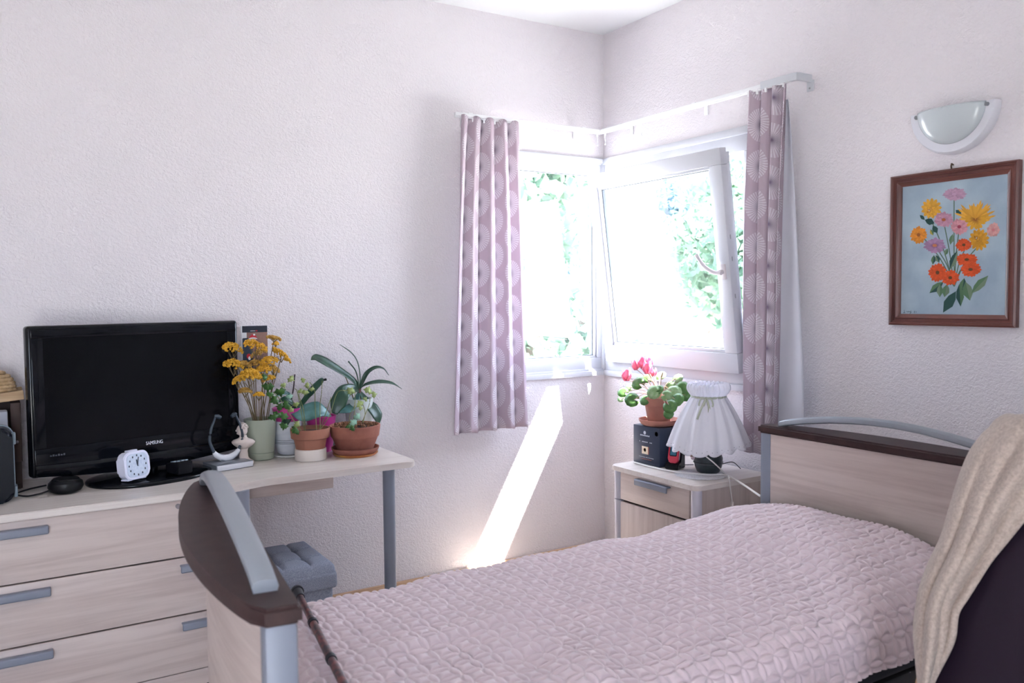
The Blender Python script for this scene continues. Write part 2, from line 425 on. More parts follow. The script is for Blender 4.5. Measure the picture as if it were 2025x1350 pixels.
tree(1440, 14.0, 4.7, 1.0, 'leaf_b', 'small dark shrub low in the right corner of the tilted sash', 'garden_shrub', 'shrub', 1500, .11)
tree(1118, 9.8, 3.6, 1.3, 'leaf_a', 'low shrub outside along the bottom of the fixed window', 'garden_shrub', 'shrub', 1600, .11)
tree(1290, 15.5, 4.0, 1.5, 'leaf_a', 'low wide shrub outside along the bottom of the tilted sash', 'garden_shrub', 'shrub', 1800, .12)
mat('house_wall', (235, 232, 226), 0.8); mat('house_roof', (178, 150, 138), 0.8)
hp = spot(1333, 80); hs = thing('garden_house', 'small white gabled house far off among the trees', 'house', hp)
HM = rot(hp, -0.75)
b = MB(HM); b.prism([(-1.9, -.6), (1.9, -.6), (1.9, 2.6), (0, 4.1), (-1.9, 2.6)], -2.5, 2.5, 1); b.build('wall', 'house_wall', hs, False)
b = MB(HM)
for sg in (-1, 1): b.prism([(0, 4.32), (sg * 2.3, 2.5), (sg * 2.3, 2.34), (0, 4.14)], -2.8, 2.8, 1)
b.build('roof', 'house_roof', hs, False)
b = MB(HM); b.box(-.4, .4, -2.53, -2.47, .8, 2.0); b.build('window', 'seal', hs, False)
for k, (py0, py1, lb) in enumerate(((527, 541, 'lower pale overhead cable strung across the garden'), (498, 508, 'upper pale overhead cable strung across the garden'))):
    v0, v1 = spot(1180, 24), spot(1560, 20)
    v0.z = CAM[2] + (588 - py0) / FPX * 22; v1.z = CAM[2] + (588 - py1) / FPX * 22
    c = MB().tube([v0.lerp(v1, i / 16) - Vector((0, 0, .35 * math.sin(PI * i / 16))) for i in range(17)], .014, 6).build('overhead_cable', 'pvc')
    tag(c, lb, 'cable', 'overhead cables')

# ------------------------------------------------------------------ furniture
for ax in 'xyz': wood('ash_' + ax, (208, 193, 187), (190, 173, 167), ax)
wood('desk_top_wood', (226, 217, 211), (211, 199, 193), 'x', 0.34)
mat('brown_cap', (64, 44, 43), 0.5, spec=.3, vary=(30, (54, 36, 36), (1, 1, 1)))
mat('grey_metal', (130, 135, 149), 0.45, 0.0)
mat('handle_grey', (152, 158, 167), 0.4, 0.1)
mat('dark_gap', (58, 40, 40), 0.7)
mat('black_frame', (26, 28, 34), 0.6)

# bed -----------------------------------------------------------------
BX0, BX1, BY0, BY1 = -2.42, -0.54, -1.58, -2.47
bed = thing('care_bed', 'single care bed with pale wood boards and dark brown caps', 'bed', (-1.5, -2.03, 0))
def bed_board(name, M, zt, L, flip):
    """board in local space: length along y (0..L), flat side at x=0, bowed side towards -x"""
    bow = lambda t: 0.046 + 0.085 * math.sin(PI * min(1, max(0, t))) ** 0.75
    ts = [i / 28 for i in range(29)]
    b = MB(M)
    poly = [(0, .012), (0.012, 0), (0.012, L), (0, L - .0)] ; poly = [(0.012, 0.0), (0.012, L)] + [(-bow(1 - t), L * (1 - t)) for t in ts]
    b.prism([(x, y) for x, y in poly], zt - .028, zt)
    es = [e for e in b.bm.edges if abs(e.verts[0].co.z - e.verts[1].co.z) < 1e-6]
    bmesh.ops.bevel(b.bm, geom=es, offset=.006, segments=3, affect='EDGES')
    main = thing_part(name, M, b, 'brown_cap')
    return main, bow, ts
def thing_part(name, M, b, m):
    return b.build(name, m, bed)
FM = rot((-2.462, -1.49, 0), math.radians(-6.3)) @ Matrix.Diagonal((1, -1, 1, 1))
HM_ = rot((-0.50, -1.585, 0), 0) @ Matrix.Diagonal((-1, -1, 1, 1))
for nm, M, zt, L in (('headboard', HM_, 0.988, 0.98), ('footboard', FM, 1.008, 1.03)):
    bow = lambda t: 0.044 + 0.082 * math.sin(PI * min(1, max(0, t))) ** 0.7
    ts = [i / 30 for i in range(31)]
    k = .8 if nm == 'footboard' else 1.0
    # panel: bowed outer skin, flat inner skin
    b = MB(M); b.prism([(0.0, .03), (0.0, L - .03)] + [(-(bow(1 - t) - .03) * .75, .03 + (L - .06) * (1 - t)) for t in ts], .30, zt - .026)
    pan = b.build(nm, 'ash_y', bed, ang=50)
    b = MB(M); b.prism([(0.012, 0.0), (0.012, L)] + [(-bow(1 - t), L * (1 - t)) for t in ts], zt - .03, zt)
    bmesh.ops.bevel(b.bm, geom=[e for e in b.bm.edges if abs(e.verts[0].co.z - e.verts[1].co.z) < 1e-5], offset=.006, segments=3, affect='EDGES')
    tag(b.build('cap', 'brown_cap', pan), 'dark brown cap strip')
    for y0, y1 in ((.004, .05), (L - .05, L - .004)):
        b = MB(M); b.box(-.02 if (nm == 'footboard' and y0 < .1) else -.045, .006, y0, y1, .02, zt - .028, .008); b.build('post', 'grey_metal', pan)
    # arched grab bar
    n = 26; P = []
    for i in range(n + 1):
        t = i / n; y = lerp(.075, L - .08, t); z = zt + .008 + (.075 if nm == 'footboard' else .05) * math.sin(PI * t) ** .8; xm = -.030 - .018 * math.sin(PI * t)
        w, th = .021, .0125
        P.append([M @ Vector((xm + w * math.cos(a) * (1 if abs(math.cos(a)) > .3 else 1), y, z + th * math.copysign(abs(math.sin(a)) ** .6, math.sin(a)))) for a in [2 * PI * q / 14 for q in range(14)]])
    b = MB(); b.grid(P, wrap=True)
    b.bm.verts.ensure_lookup_table(); b.F([b.bm.verts[q] for q in range(14)]); b.F([b.bm.verts[n * 14 + q] for q in range(14)][::-1])
    b.build('grab_bar', 'handle_grey', pan)
b = MB(); b.box(BX0 - .02, BX1, BY1 + .02, BY0 - .03, .36, .46, .01)
b.box(BX0 - .06, BX1 + .06, BY1 + .1, BY1 + .14, .26, .38, .004); b.box(BX0 - .06, BX1 + .06, BY0 - .14, BY0 - .1, .26, .38, .004)
b.build('bed_frame', 'black_frame', bed)
mat('mattress_cover', (38, 42, 54), 0.8)
b = MB(); b.box(BX0, BX1 + .01, BY1 + .015, BY0 - .015, .46, .63, .03, 3); b.build('mattress', 'mattress_cover', bed)
for x in (-.85, -2.1):
    for y in (BY0 - .18, BY1 + .18): MB().tube([(x, y, .02), (x, y, .28)], .02, 10).ball((x, y, .035), (.035, .018, .035), 2).build('castor', 'black_frame', bed)

# quilted spread lying over the mattress
def quilt():
    a, hw, dep = 0.053, 0.0038, 0.0088
    # cross section (y, z): far hem, over the top, near hem
    sec = [(-1.556, .44), (-1.556, .56), (-1.560, .625), (-1.574, .655), (-1.605, .668), (-1.70, .672), (-1.85, .674), (-2.02, .674), (-2.2, .672), (-2.36, .668), (-2.425, .66), (-2.462, .638), (-2.482, .60), (-2.49, .56), (-2.497, .525)]
    sc = curve([(0, y, z) for y, z in sec], 40)
    d = [0]
    for p, q in zip(sc[:-1], sc[1:]): d.append(d[-1] + (q - p).length)
    step = 0.0026
    T_ = np.arange(0, d[-1], step); Y = np.interp(T_, d, [p.y for p in sc]); Z = np.interp(T_, d, [p.z for p in sc])
    X = np.arange(-2.47, -0.545, step)
    ny, nx = len(T_), len(X)
    dy = np.gradient(Y, T_); dz = np.gradient(Z, T_)
    ln = np.hypot(dy, dz); nyv, nzv = dz / ln, -dy / ln                     # normal, upwards on the top
    XX, TT = np.meshgrid(X, T_)
    # interlaced circles stitched on a square lattice: four petals meet at every node
    dist = np.full(XX.shape, 9.0); rad = a / math.sqrt(2); c0, r0 = np.floor(XX / a), np.floor(TT / a)
    for dr in (-1, 0, 1):
        for dc in (-1, 0, 1):
            dist = np.minimum(dist, np.abs(np.hypot(XX - (c0 + dc + .5) * a, TT - (r0 + dr + .5) * a) - rad))
    relief = dep * (1 - np.exp(-(dist / hw) ** 1.3)) - dep
    YY = Y[:, None] + 0 * XX; ZZ = Z[:, None] + 0 * XX
    top = np.clip((ZZ - .60) / .06, 0, 1)
    g = lambda x0, y0, sx, sy: np.exp(-((XX - x0) / sx) ** 2 - ((YY - y0) / sy) ** 2)
    pil = 1 / (1 + np.exp(-(XX + 0.93) / 0.07))                              # pillow under the head end
    yy = (YY + 1.98) / .46
    up = top * pil * (.064 * np.clip(1 - np.abs(yy) ** 3.2, 0, 1) - .012 * (yy < -0.6) * 0)
    wav = .006 * np.sin(XX * 9 + YY * 5) * np.sin(YY * 7 - XX * 3) + .004 * np.sin(XX * 21 - YY * 17 + 1)
    fold = -.012 * g(-1.95, -2.22, .10, .05) + .014 * g(-1.88, -2.27, .05, .2) + .010 * g(-2.1, -2.0, .3, .03) - .003 * g(-1.6, -2.35, .16, .04)
    foot = -np.clip((-2.375 - XX) / .08, 0, 1) ** 2 * .075 * top             # tucked down before the footboard
    edge = np.clip((.60 - ZZ) / .08, 0, 1) * .006 * np.sin(XX * 30)
    rel = relief
    PX = XX; PY = YY + nyv[:, None] * (rel + edge); PZ = ZZ + up + (wav + fold) * top + foot + nzv[:, None] * rel
    nearhem = (TT > d[-1] - .12); PZ = np.where(nearhem & (XX > -1.3), PZ, PZ)
    v = np.stack([PX, PY, PZ], -1).reshape(-1, 3)
    i = np.arange(ny * nx).reshape(ny, nx)
    f = np.stack([i[:-1, :-1], i[:-1, 1:], i[1:, 1:], i[1:, :-1]], -1).reshape(-1, 4)
    me = bpy.data.meshes.new('bedspread'); me.vertices.add(len(v)); me.vertices.foreach_set('co', v.ravel())
    me.loops.add(f.size); me.loops.foreach_set('vertex_index', f.ravel().astype(np.int32))
    me.polygons.add(len(f)); me.polygons.foreach_set('loop_start', np.arange(0, f.size, 4, dtype=np.int32))
    me.polygons.foreach_set('use_smooth', np.ones(len(f), dtype=bool)); me.update(calc_edges=True); me.validate()
    mat('spread_cloth', (222, 203, 208), 0.85, spec=0.15, sheen=0.6, bump=(900, .25, .0006))
    me.materials.append(MATS['spread_cloth'])
    o = bpy.data.objects.new('bedspread', me); COL.objects.link(o)
    tag(o, 'pale pink quilted bedspread with stitched petal pattern on the bed', 'bedspread')
quilt()

# worktop with legs, and the chest of drawers under it
ZD, TD = 0.785, 0.026
desk = thing('desk', 'long pale wood worktop on grey tube legs along the left wall', 'desk', (-2.3, -.3, 0))
front = [(-4.0, -.605), (-2.30, -.605)] + [(-2.30 + .26 * t, -.605 + .062 * (3 * t * t - 2 * t ** 3)) for t in [i / 12 for i in range(1, 13)]] + [(-1.50, -.543)]
front += [(-1.47 + .036 * math.sin(a), -.507 - .036 * math.cos(a)) for a in [PI / 2 * k / 6 for k in range(7)]] + [(-1.434, -.004), (-4.0, -.004)]
b = MB(); b.prism(front, ZD - TD, ZD)
bmesh.ops.bevel(b.bm, geom=[e for e in b.bm.edges if abs(e.verts[0].co.z - e.verts[1].co.z) < 1e-5], offset=.003, segments=2, affect='EDGES')
b.build('worktop', 'desk_top_wood', desk)
for x, y in ((-1.522, -.44), (-2.172, -.565)):
    b = MB(); b.tube([(x, y, .012), (x, y, ZD - TD)], .026, 24); b.tube([(x, y, 0), (x, y, .014)], .03, 24); b.build('leg', 'grey_metal', desk)
b = MB(); b.box(-2.14, -1.78, -.47, -.448, ZD - TD - .06, ZD - TD, .003); b.build('apron_rail', 'ash_x', desk)
chest = thing('chest_of_drawers', 'pale wood chest of drawers under the left end of the worktop', 'chest', (-2.9, -.3, 0))
CX0, CX1, CF_, = -3.62, -2.225, -.585
b = MB(); b.box(CX0, CX0 + .02, CF_ + .02, -.02, .06, .757); b.box(CX1 - .02, CX1, CF_ + .02, -.02, .06, .757); b.box(CX0, CX1, -.03, -.02, .06, .757); b.box(CX0, CX1, CF_ + .02, -.02, .06, .09)
b.build('carcass', 'ash_x', chest)
b = MB(); b.box(CX0 + .02, CX1 - .02, CF_ + .05, CF_ + .06, .09, .757); b.build('dark_interior', 'dark_gap', chest)
mat('lock_steel', (150, 146, 148), 0.35, 0.8)
for z0, z1 in ((.548, .754), (.336, .543), (.122, .331)):
    b = MB(); b.box(CX0 + .003, CX1 - .003, CF_, CF_ + .02, z0, z1, .0025); dr = b.build('drawer', 'ash_x', chest)
    for hx0, hx1 in ((-3.12, -2.815), (-2.405, -2.30)):
        if hx1 > -2.4 and z0 > .5: continue
        hz_ = z1 - .036
        b = MB(); b.box(hx0, hx1, CF_ - .026, CF_ - .018, hz_ - .014, hz_ + .012, .005, 3); b.box(hx0, hx1, CF_ - .024, CF_ + .002, hz_ + .006, hz_ + .013, .003); b.build('handle', 'grey_metal', dr)
    if z0 > .5:
        for lx in (-2.405, -2.30):
            b = MB(rot((lx, CF_, .735), 0, PI / 2)); b.tube([(0, 0, 0), (0, 0, .008)], .009, 16); b.build('lock', 'lock_steel', dr)
b = MB(); b.box(CX0, CX1, CF_ + .004, CF_ + .024, .06, .118, .002); b.build('plinth', 'ash_x', chest)
for x in (CX0 + .06, CX1 - .06):
    for y in (CF_ + .08, -.08): MB().tube([(x, y, 0), (x, y, .062)], .022, 12).build('foot', 'black_frame', chest)

# pouf under the worktop
mat('grey_linen', (158, 164, 180), 0.9, spec=0.1, vary=(260, (128, 134, 152)), bump=(420, .5, .0012))
pf = thing('storage_pouf', 'blue-grey linen storage pouf with button-tufted lid under the worktop', 'pouf', (-2.02, -.50, 0))
PX0, PX1, PY0, PY1 = -2.138, -1.835, -.65, -.275
b = MB(); b.box(PX0 + .014, PX1 - .014, PY0 + .014, PY1 - .014, .01, .37, .012, 3); b.build('body', 'grey_linen', pf)
b = MB(); b.box(PX0, PX1, PY0, PY1, .345, .41, .012, 3); b.build('lid_rim', 'grey_linen', pf)
n = 44; P = []
tuft = [(u, v) for u in (.32, .68) for v in (.32, .68)]
for i in range(n + 1):
    row = []
    for j in range(n + 1):
        u, v = i / n, j / n
        e = min(1, min(u, 1 - u, v, 1 - v) / .09); z = .408 + .042 * math.sqrt(max(0, 1 - (1 - e) ** 2))
        for tu, tv in tuft:
            q = math.hypot(u - tu, v - tv); z -= .030 * math.exp(-(q / .055) ** 2)
        for (a, c) in ((tuft[0], tuft[1]), (tuft[2], tuft[3]), (tuft[0], tuft[2]), (tuft[1], tuft[3])):
            ax = Vector((c[0] - a[0], c[1] - a[1])); w = Vector((u - a[0], v - a[1])); t = max(-.9, min(1.9, w.dot(ax) / ax.dot(ax))); q = (w - ax * t).length
            z -= .010 * math.exp(-(q / .022) ** 2) * e
        row.append((lerp(PX0 + .004, PX1 - .004, u), lerp(PY0 + .004, PY1 - .004, v), z))
    P.append(row)
b = MB(); b.grid(P); lid = b.build('tufted_cushion', 'grey_linen', pf, ang=80)
for tu, tv in tuft:
    MB().ball((lerp(PX0, PX1, tu), lerp(PY0, PY1, tv), .424), (.009, .009, .005), 2).build('button', 'grey_linen', lid)

# nightstand
ns = thing('nightstand', 'pale wood nightstand with grey corner posts under the tilted window', 'nightstand', (-.25, -.945, 0))
NX0, NX1, NY0, NY1, NZ = -.475, -.035, -1.225, -.665, .68
def rrect(x0, x1, y0, y1, r, k=6):
    o = []
    for cx, cy, a in ((x1 - r, y1 - r, 0), (x0 + r, y1 - r, 90), (x0 + r, y0 + r, 180), (x1 - r, y0 + r, 270)):
        for i in range(k + 1):
            t = math.radians(a + 90 * i / k); o.append((cx + r * math.cos(t), cy + r * math.sin(t)))
    return o
b = MB(); b.prism(rrect(NX0 - .012, NX1, NY0 - .008, NY1 + .008, .035), NZ - .022, NZ)
bmesh.ops.bevel(b.bm, geom=[e for e in b.bm.edges if abs(e.verts[0].co.z - e.verts[1].co.z) < 1e-5], offset=.003, segments=2, affect='EDGES'); b.build('top', 'desk_top_wood', ns)
for y0 in (NY0, NY1 - .018): MB().box(NX0 + .03, NX1 - .005, y0, y0 + .018, .1, NZ - .022).build('side_panel', 'ash_z', ns)
b = MB(); b.box(NX0 + .03, NX1 - .005, NY0 + .018, NY1 - .018, .1, .12); b.box(NX1 - .02, NX1 - .008, NY0 + .018, NY1 - .018, .12, NZ - .022); b.box(NX0 + .03, NX0 + .034, NY0 + .018, NY1 - .018, .12, NZ - .022)
b.build('carcass', 'dark_gap', ns)
mat('lilac_post', (206, 204, 216), 0.35, 0.1)
for y0, y1 in ((NY0, NY0 + .05), (NY1 - .05, NY1)):
    for z0, z1 in ((.06, .517), (.521, NZ - .022)):
        b = MB(); b.prism(rrect(NX0 + .002, NX0 + .052, y0, y1, .022), z0, z1); b.build('post', 'lilac_post', ns)
b = MB(); b.box(NX0 + .006, NX0 + .024, NY0 + .052, NY1 - .052, .524, NZ - .026, .002); dr = b.build('drawer', 'ash_y', ns)
b = MB(); b.box(NX0 - .022, NX0 - .014, -1.06, -.845, .618, .645, .004, 3); b.box(NX0 - .02, NX0 + .008, -1.06, -.845, .639, .646, .003); b.build('handle', 'grey_metal', dr)
b = MB(); b.box(NX0 + .006, NX0 + .024, NY0 + .052, NY1 - .052, .11, .514, .002); b.build('door', 'ash_z', ns)
for x in (NX0 + .06, NX1 - .06):
    for y in (NY0 + .06, NY1 - .06): MB().tube([(x, y, .045), (x, y, .1)], .012, 8).ball((x, y, .03), (.03, .014, .03), 2).build('castor', 'black_frame', ns)

# armchair beside the bed and the throw over its back
mat('plum_vinyl', (34, 22, 36), 0.5, spec=.3, bump=(160, .15, .001)); wood('beech', (190, 148, 104), (166, 124, 84), 'x', 0.4)
ch = thing('armchair', 'high-backed dark plum armchair with wooden arms beside the bed', 'armchair', (-1.45, -3.06, 0))
# local frame: chair faces -x, width along y
BK = Matrix.Translation((-1.10, -3.06, 0.42)) 
def back_pt(y, z, off):                                        # z = height above floor on the leaning back
    return Vector((-1.16 - .35 * (1.2 - z) - off, y, z))
P = []
CY0, CY1 = -3.40, -2.745
n = 20; ring = []
for i in range(n + 1):
    t = i / n; z = lerp(.40, 1.185, t); hw_ = .325 - .03 * max(0, (t - .85) / .15) ** 2; row = []
    for k in range(24):
        a = 2 * PI * k / 24; cy, cx = math.cos(a), math.sin(a)
        yy = -3.072 + hw_ * math.copysign(abs(cy) ** .35, cy); off = .055 * math.copysign(abs(cx) ** .5, cx) * (1 - .0 * t)
        row.append(back_pt(yy, z, off - .055))
    ring.append(row)
b = MB(); b.grid(ring, wrap=True); b.bm.verts.ensure_lookup_table(); b.F([b.bm.verts[q] for q in range(24)]); b.F([b.bm.verts[n * 24 + q] for q in range(24)][::-1])
bmesh.ops.bevel(b.bm, geom=[e for e in b.bm.edges if all(abs(v.co.z - 1.185) < 1e-4 for v in e.verts)], offset=.025, segments=3, affect='EDGES')
b.build('backrest', 'plum_vinyl', ch, ang=60)
for y in (-2.742, -3.402):
    b = MB(); b.tube([back_pt(y, .40, -.05), back_pt(y, .95, -.05)], [.024, .02], 12, flat=((0, 1, 0), .55)); b.build('back_post', 'beech', ch)
b = MB(); b.box(-1.95, -1.40, -3.37, -2.775, .34, .47, .04, 4); b.build('seat', 'plum_vinyl', ch)
for y in (-2.745, -3.40):
    arm = MB(); arm.tube(curve([(-1.30, y, .56), (-1.5, y, .56), (-1.85, y, .55), (-1.96, y, .53)], 6), .026, 12, flat=((0, 0, 1), .6)); arm.build('arm', 'beech', ch)
    for x0, z1 in ((-1.92, .545), (-1.32, .56)):
        b = MB(); b.tube([(x0, y, 0), (x0, y, z1)], [.017, .022], 12); b.build('leg', 'beech', ch)
    b = MB(); b.box(-1.92, -1.32, y - .011, y + .011, .30, .35, .004); b.build('side_rail', 'beech', ch)

mat('oatmeal_knit', (200, 184, 173), 0.95, spec=0.05, sheen=0.2, vary=(150, (176, 160, 149)), bump=(330, .7, .002))
nrm = Vector((1, 0, -.35)); kpl = -1.16 - .35 * 1.2 - .012
LB = [(1948, 862), (1920, 900), (1898, 955), (1880, 1015), (1862, 1075), (1836, 1130), (1818, 1185), (1808, 1250), (1811, 1300), (1818, 1350), (1824, 1392)]
RB = [(2120, 905), (2080, 960), (2025, 1030), (1990, 1075), (1950, 1128), (1916, 1178), (1894, 1212), (1888, 1258), (1874, 1292), (1846, 1345), (1829, 1392)]
def res(P_, n): return curve([(p[0], p[1], 0) for p in P_], n)
Lc, Rc = res(LB, 7), res(RB, 7); rows = []
def clothrow(pl, pr, t, lift):
    row = []
    for j in range(37):
        u = j / 36; px, py = lerp(pl[0], pr[0], u), lerp(pl[1], pr[1], u)
        bulge = .035 * math.sin(PI * min(1, u * 1.15)) ** .6 * (1 - .35 * t)
        fd = .016 * math.cos(u * 11 + t * 2.2) * (.4 + .6 * t) + .008 * math.cos(u * 23 - t * 5)
        q = at_plane(px, py, nrm, kpl - lift - bulge - fd * math.sin(PI * min(1, max(0.02, u))) ** .5)
        if u < .12: q = q + Vector((.05 * (1 - u / .12) ** 1.5, .028 * (1 - u / .12) ** 1.2, 0))
        row.append(q)
    return row
front_rows = [clothrow(Lc[i], Rc[i], i / (len(Lc) - 1), .004) for i in range(len(Lc))]
top0 = front_rows[0]
for k in range(10, 0, -1):                                    # over the top of the backrest and down behind it
    a = PI * .62 * k / 10; row = []
    for j, q in enumerate(top0):
        u = j / 36; zt_ = 1.205 + .012 * math.sin(u * 6)
        rr = max(.02, zt_ - q.z); row.append(Vector((q.x + .085 * (1 - math.cos(a)) + .02, q.y, q.z + (zt_ - q.z) * math.sin(min(a, PI / 2)) - (.16 * (a - PI / 2) if a > PI / 2 else 0))))
    rows.append(row)
b = MB(); b.grid(rows + front_rows); t_ = b.build('throw_blanket', 'oatmeal_knit', None, ang=180, solid=.012, subsurf=1)
tag(t_, 'oatmeal beige knitted throw draped over the back of the armchair', 'blanket')

# ------------------------------------------------------------------ curtains and tracks
curtain_cloth('mauve_print', (205, 188, 199), (236, 230, 236), (96, 78, 108))
mat('lining_cloth', (226, 226, 234), 0.85, spec=0.1, trans=0.25)
mat('track_white', (244, 244, 246), 0.35)
def cloth(zs, edge, off, nf, amp, scale=1.0, nu=190):
    """sheet hanging from a track: edge(z) -> (a0, a1) along the wall, folds of amplitude amp(z); off(a, d) maps to the room; print follows the cloth"""
    P = []
    for z in zs:
        a0, a1 = edge(z); row = []; low = min(1, (zs[0] - z) / .5)
        for j in range(nu + 1):
            u = j / nu; ph = nf * 2 * PI * (u + .035 * math.sin(5 * u + 1) * low)
            k = math.sin(ph) * (1 + .25 * math.sin(ph * .37 + 1.7)) + .28 * math.sin(2 * ph + .9)
            k += (1 - low) ** 2 * .5 * math.copysign(abs(math.sin(ph)) ** .4, math.sin(ph))           # pinched heading
            sway = .25 * math.sin(3.1 * u + z * 1.3) + .22 * math.sin(7 * u + z * 1.1)
            q = off(lerp(a0, a1, u), amp(z) * (k + sway)); q.z = z + .004 * math.sin(ph + 1); row.append(q)
        P.append(row)
    mid = P[len(P) * 2 // 3]; cum = [0.0]
    for p, q in zip(mid[:-1], mid[1:]): cum.append(cum[-1] + math.hypot(q.x - p.x, q.y - p.y) * scale)
    return P, [[(c, row[0].z) for c in cum] for row in P]
ct = thing('window_curtain', 'mauve sunburst-print curtain hanging left of the fixed window', 'curtain', (-.8, -.1, .8), 'sunburst-print curtains')
zs = list(np.linspace(2.368, .80, 60))
eL = lambda z: (lerp(-.962, -1.045, ((2.37 - z) / 1.57) ** .8), lerp(-.635, -.596, ((2.37 - z) / 1.57) ** 1.2))
ampL = lambda z: .011 + .015 * min(1, (2.37 - z) / .4) 
P, U = cloth(zs, eL, lambda a, d: Vector((a, -.105 - d, 0)), 4.4, ampL)
b = MB(); b.grid(P, U); c0 = b.build('cloth', 'mauve_print', ct, ang=180, solid=.002)
b = MB(); b.grid([[Vector(q) + Vector((0, -.0012, 0)) for q in r_] for r_ in [[Vector((p.x, p.y, .873 + dz)) for p in P[-4]] for dz in (0, .004)]]); b.build('hem_stitch', 'mauve_print', c0, ang=180)
b = MB()
for k in range(6):
    u = k / 5; x = lerp(-.955, -.642, u)
    b.box(x - .004, x + .004, -.10, -.092, 2.345, 2.366)
tag(b.build('glider', 'track_white', ct), kind='stuff')
ct = thing('window_curtain', 'bunched mauve sunburst-print curtain with white lining right of the tilted window', 'curtain', (-.1, -1.28, .78), 'sunburst-print curtains')
zs = list(np.linspace(2.366, .775, 64))
def eR(z):
    t = (2.366 - z) / 1.59
    return (-1.150 + .006 * math.sin(3 * t), lerp(-1.352, -1.285, t ** 1.4) + .012 * math.sin(t * 5))
P, U = cloth(zs, eR, lambda a, d: Vector((-.085 - d, a, 0)), 3.2, lambda z: .010 + .012 * min(1, (2.37 - z) / .5))
b = MB(); b.grid(P, U); c1 = b.build('cloth', 'mauve_print', ct, ang=180, solid=.002)
P = []
for z in np.linspace(2.30, .80, 40):
    t = (2.30 - z) / 1.5; a0 = eR(z)[1] + .03; a1 = lerp(-1.352, -1.447, min(1, t * 1.25) ** .8)
    P.append([Vector((-.072 + .012 * math.sin(u * 4.2 + t), lerp(a0, a1, u), z)) for u in [k / 14 for k in range(15)]])
b = MB(); b.grid(P); b.build('lining', 'lining_cloth', ct, ang=180, solid=.002)
b = MB()
for k in range(5):
    y = lerp(-1.15, -1.34, k / 4); b.box(-.10, -.092, y - .004, y + .004, 2.345, 2.366)
tag(b.build('glider', 'track_white', ct), kind='stuff')
def hook(p, par):
    b = MB(); b.box(p[0] - .004, p[0] + .004, p[1] - .004, p[1] + .004, p[2] - .006, p[2] + .012, .001)
    b.tube(curve([p, p + Vector((0, 0, -.02)), p + Vector((.006, .004, -.036)), p + Vector((0, 0, -.05))], 4), .0022, 6)
    b.ball(p + Vector((0, 0, -.052)), .0042, 1)
    b.build('hook', 'track_white', par)
tl = thing('curtain_track', 'white curtain track along the left wall above the fixed window', 'curtain track', (-.5, -.09, 2.37), 'curtain tracks')
b = MB(); b.box(-.99, -.082, -.101, -.079, 2.366, 2.384, .003); b.box(-.99, -.082, -.097, -.083, 2.36, 2.367); b.build('rail', 'track_white', tl)
for x in (-.9, -.2):
    b = MB(); b.box(x - .012, x + .012, -.09, -.001, 2.384, 2.39, .001); b.box(x - .012, x + .012, -.006, -.001, 2.34, 2.39, .001); b.build('bracket', 'track_white', tl)
hook(Vector((-.239, -.09, 2.352)), tl); hook(Vector((-.112, -.09, 2.352)), tl)
tr_ = thing('curtain_track', 'white curtain track along the right wall with bent end above the tilted window', 'curtain track', (-.09, -.7, 2.37), 'curtain tracks')
b = MB(); b.box(-.101, -.079, -1.37, -.079, 2.366, 2.384, .003); b.box(-.097, -.083, -1.37, -.079, 2.36, 2.367); b.build('rail', 'track_white', tr_)
mat('end_cap_grey', (206, 208, 214), 0.4)
b = MB(); b.prism([(-.102, -1.22), (-.102, -1.385), (-.095, -1.405), (-.08, -1.412), (-.006, -1.412), (-.001, -1.405), (-.001, -1.398), (-.07, -1.396), (-.078, -1.39), (-.08, -1.38), (-.08, -1.22)], 2.362, 2.392); b.build('end_bracket', 'end_cap_grey', tr_)
b = MB(); b.box(-.008, -.001, -1.42, -1.385, 2.325, 2.372, .004); b.build('wall_plate', 'end_cap_grey', tr_)
b = MB(rot((-.008, -1.402, 2.338), 0, 0, -PI / 2)); b.tube([(0, 0, 0), (0, 0, .002)], .004, 10); b.build('screw', 'steel', tr_)
for y in (-.25, -.8):
    b = MB(); b.box(-.09, -.001, y - .012, y + .012, 2.384, 2.39, .001); b.box(-.006, -.001, y - .012, y + .012, 2.34, 2.39, .001); b.build('bracket', 'track_white', tr_)
hook(Vector((-.09, -.428, 2.352)), tr_); hook(Vector((-.09, -.13, 2.352)), tr_)

# ------------------------------------------------------------------ wall lamp
mat('lamp_white', (222, 222, 230), 0.35); mat('frosted_glass', (196, 204, 208), 0.2, spec=0.6, bump=(40, .05, .002))
sc_ = thing('wall_lamp', 'white half-moon wall lamp with frosted glass above the flower painting', 'wall lamp', (0, -2.03, 2.05))
YC, ZC, RR = -2.03, 2.132, .158
def halfring(x, r, n=40): return [Vector((x, YC + r * math.cos(PI * k / n), ZC - r * math.sin(PI * k / n) * 1.02)) for k in range(n + 1)]
b = MB(); b.grid([halfring(x, r) for x, r in ((-.001, .10), (-.001, RR), (-.016, RR), (-.032, RR - .003), (-.036, RR - .007), (-.036, .118), (-.02, .116), (-.001, .10))]); b.build('rim', 'lamp_white', sc_, ang=35)
b = MB(); b.grid([halfring(-.032 - .05 * math.sqrt(max(0, 1 - (r / .124) ** 2)), r) for r in (.124, .121, .114, .102, .085, .065, .04, .012, .0005)]); b.build('glass_bowl', 'frosted_glass', sc_, ang=80, solid=.003)
for sgn in (-1, 1):
    b = MB(); b.tube([(-.034, YC + sgn * .129, ZC - .012), (-.044, YC + sgn * .127, ZC - .012)], .007, 12); b.build('clip', 'steel', sc_)
b = MB(); b.box(-.03, -.004, YC - .03, YC + .03, ZC - .09, ZC - .05, .004); b.tube([(-.03, YC, ZC - .07), (-.05, YC, ZC - .07)], .012, 14); b.build('bulb_holder', 'lamp_white', sc_)

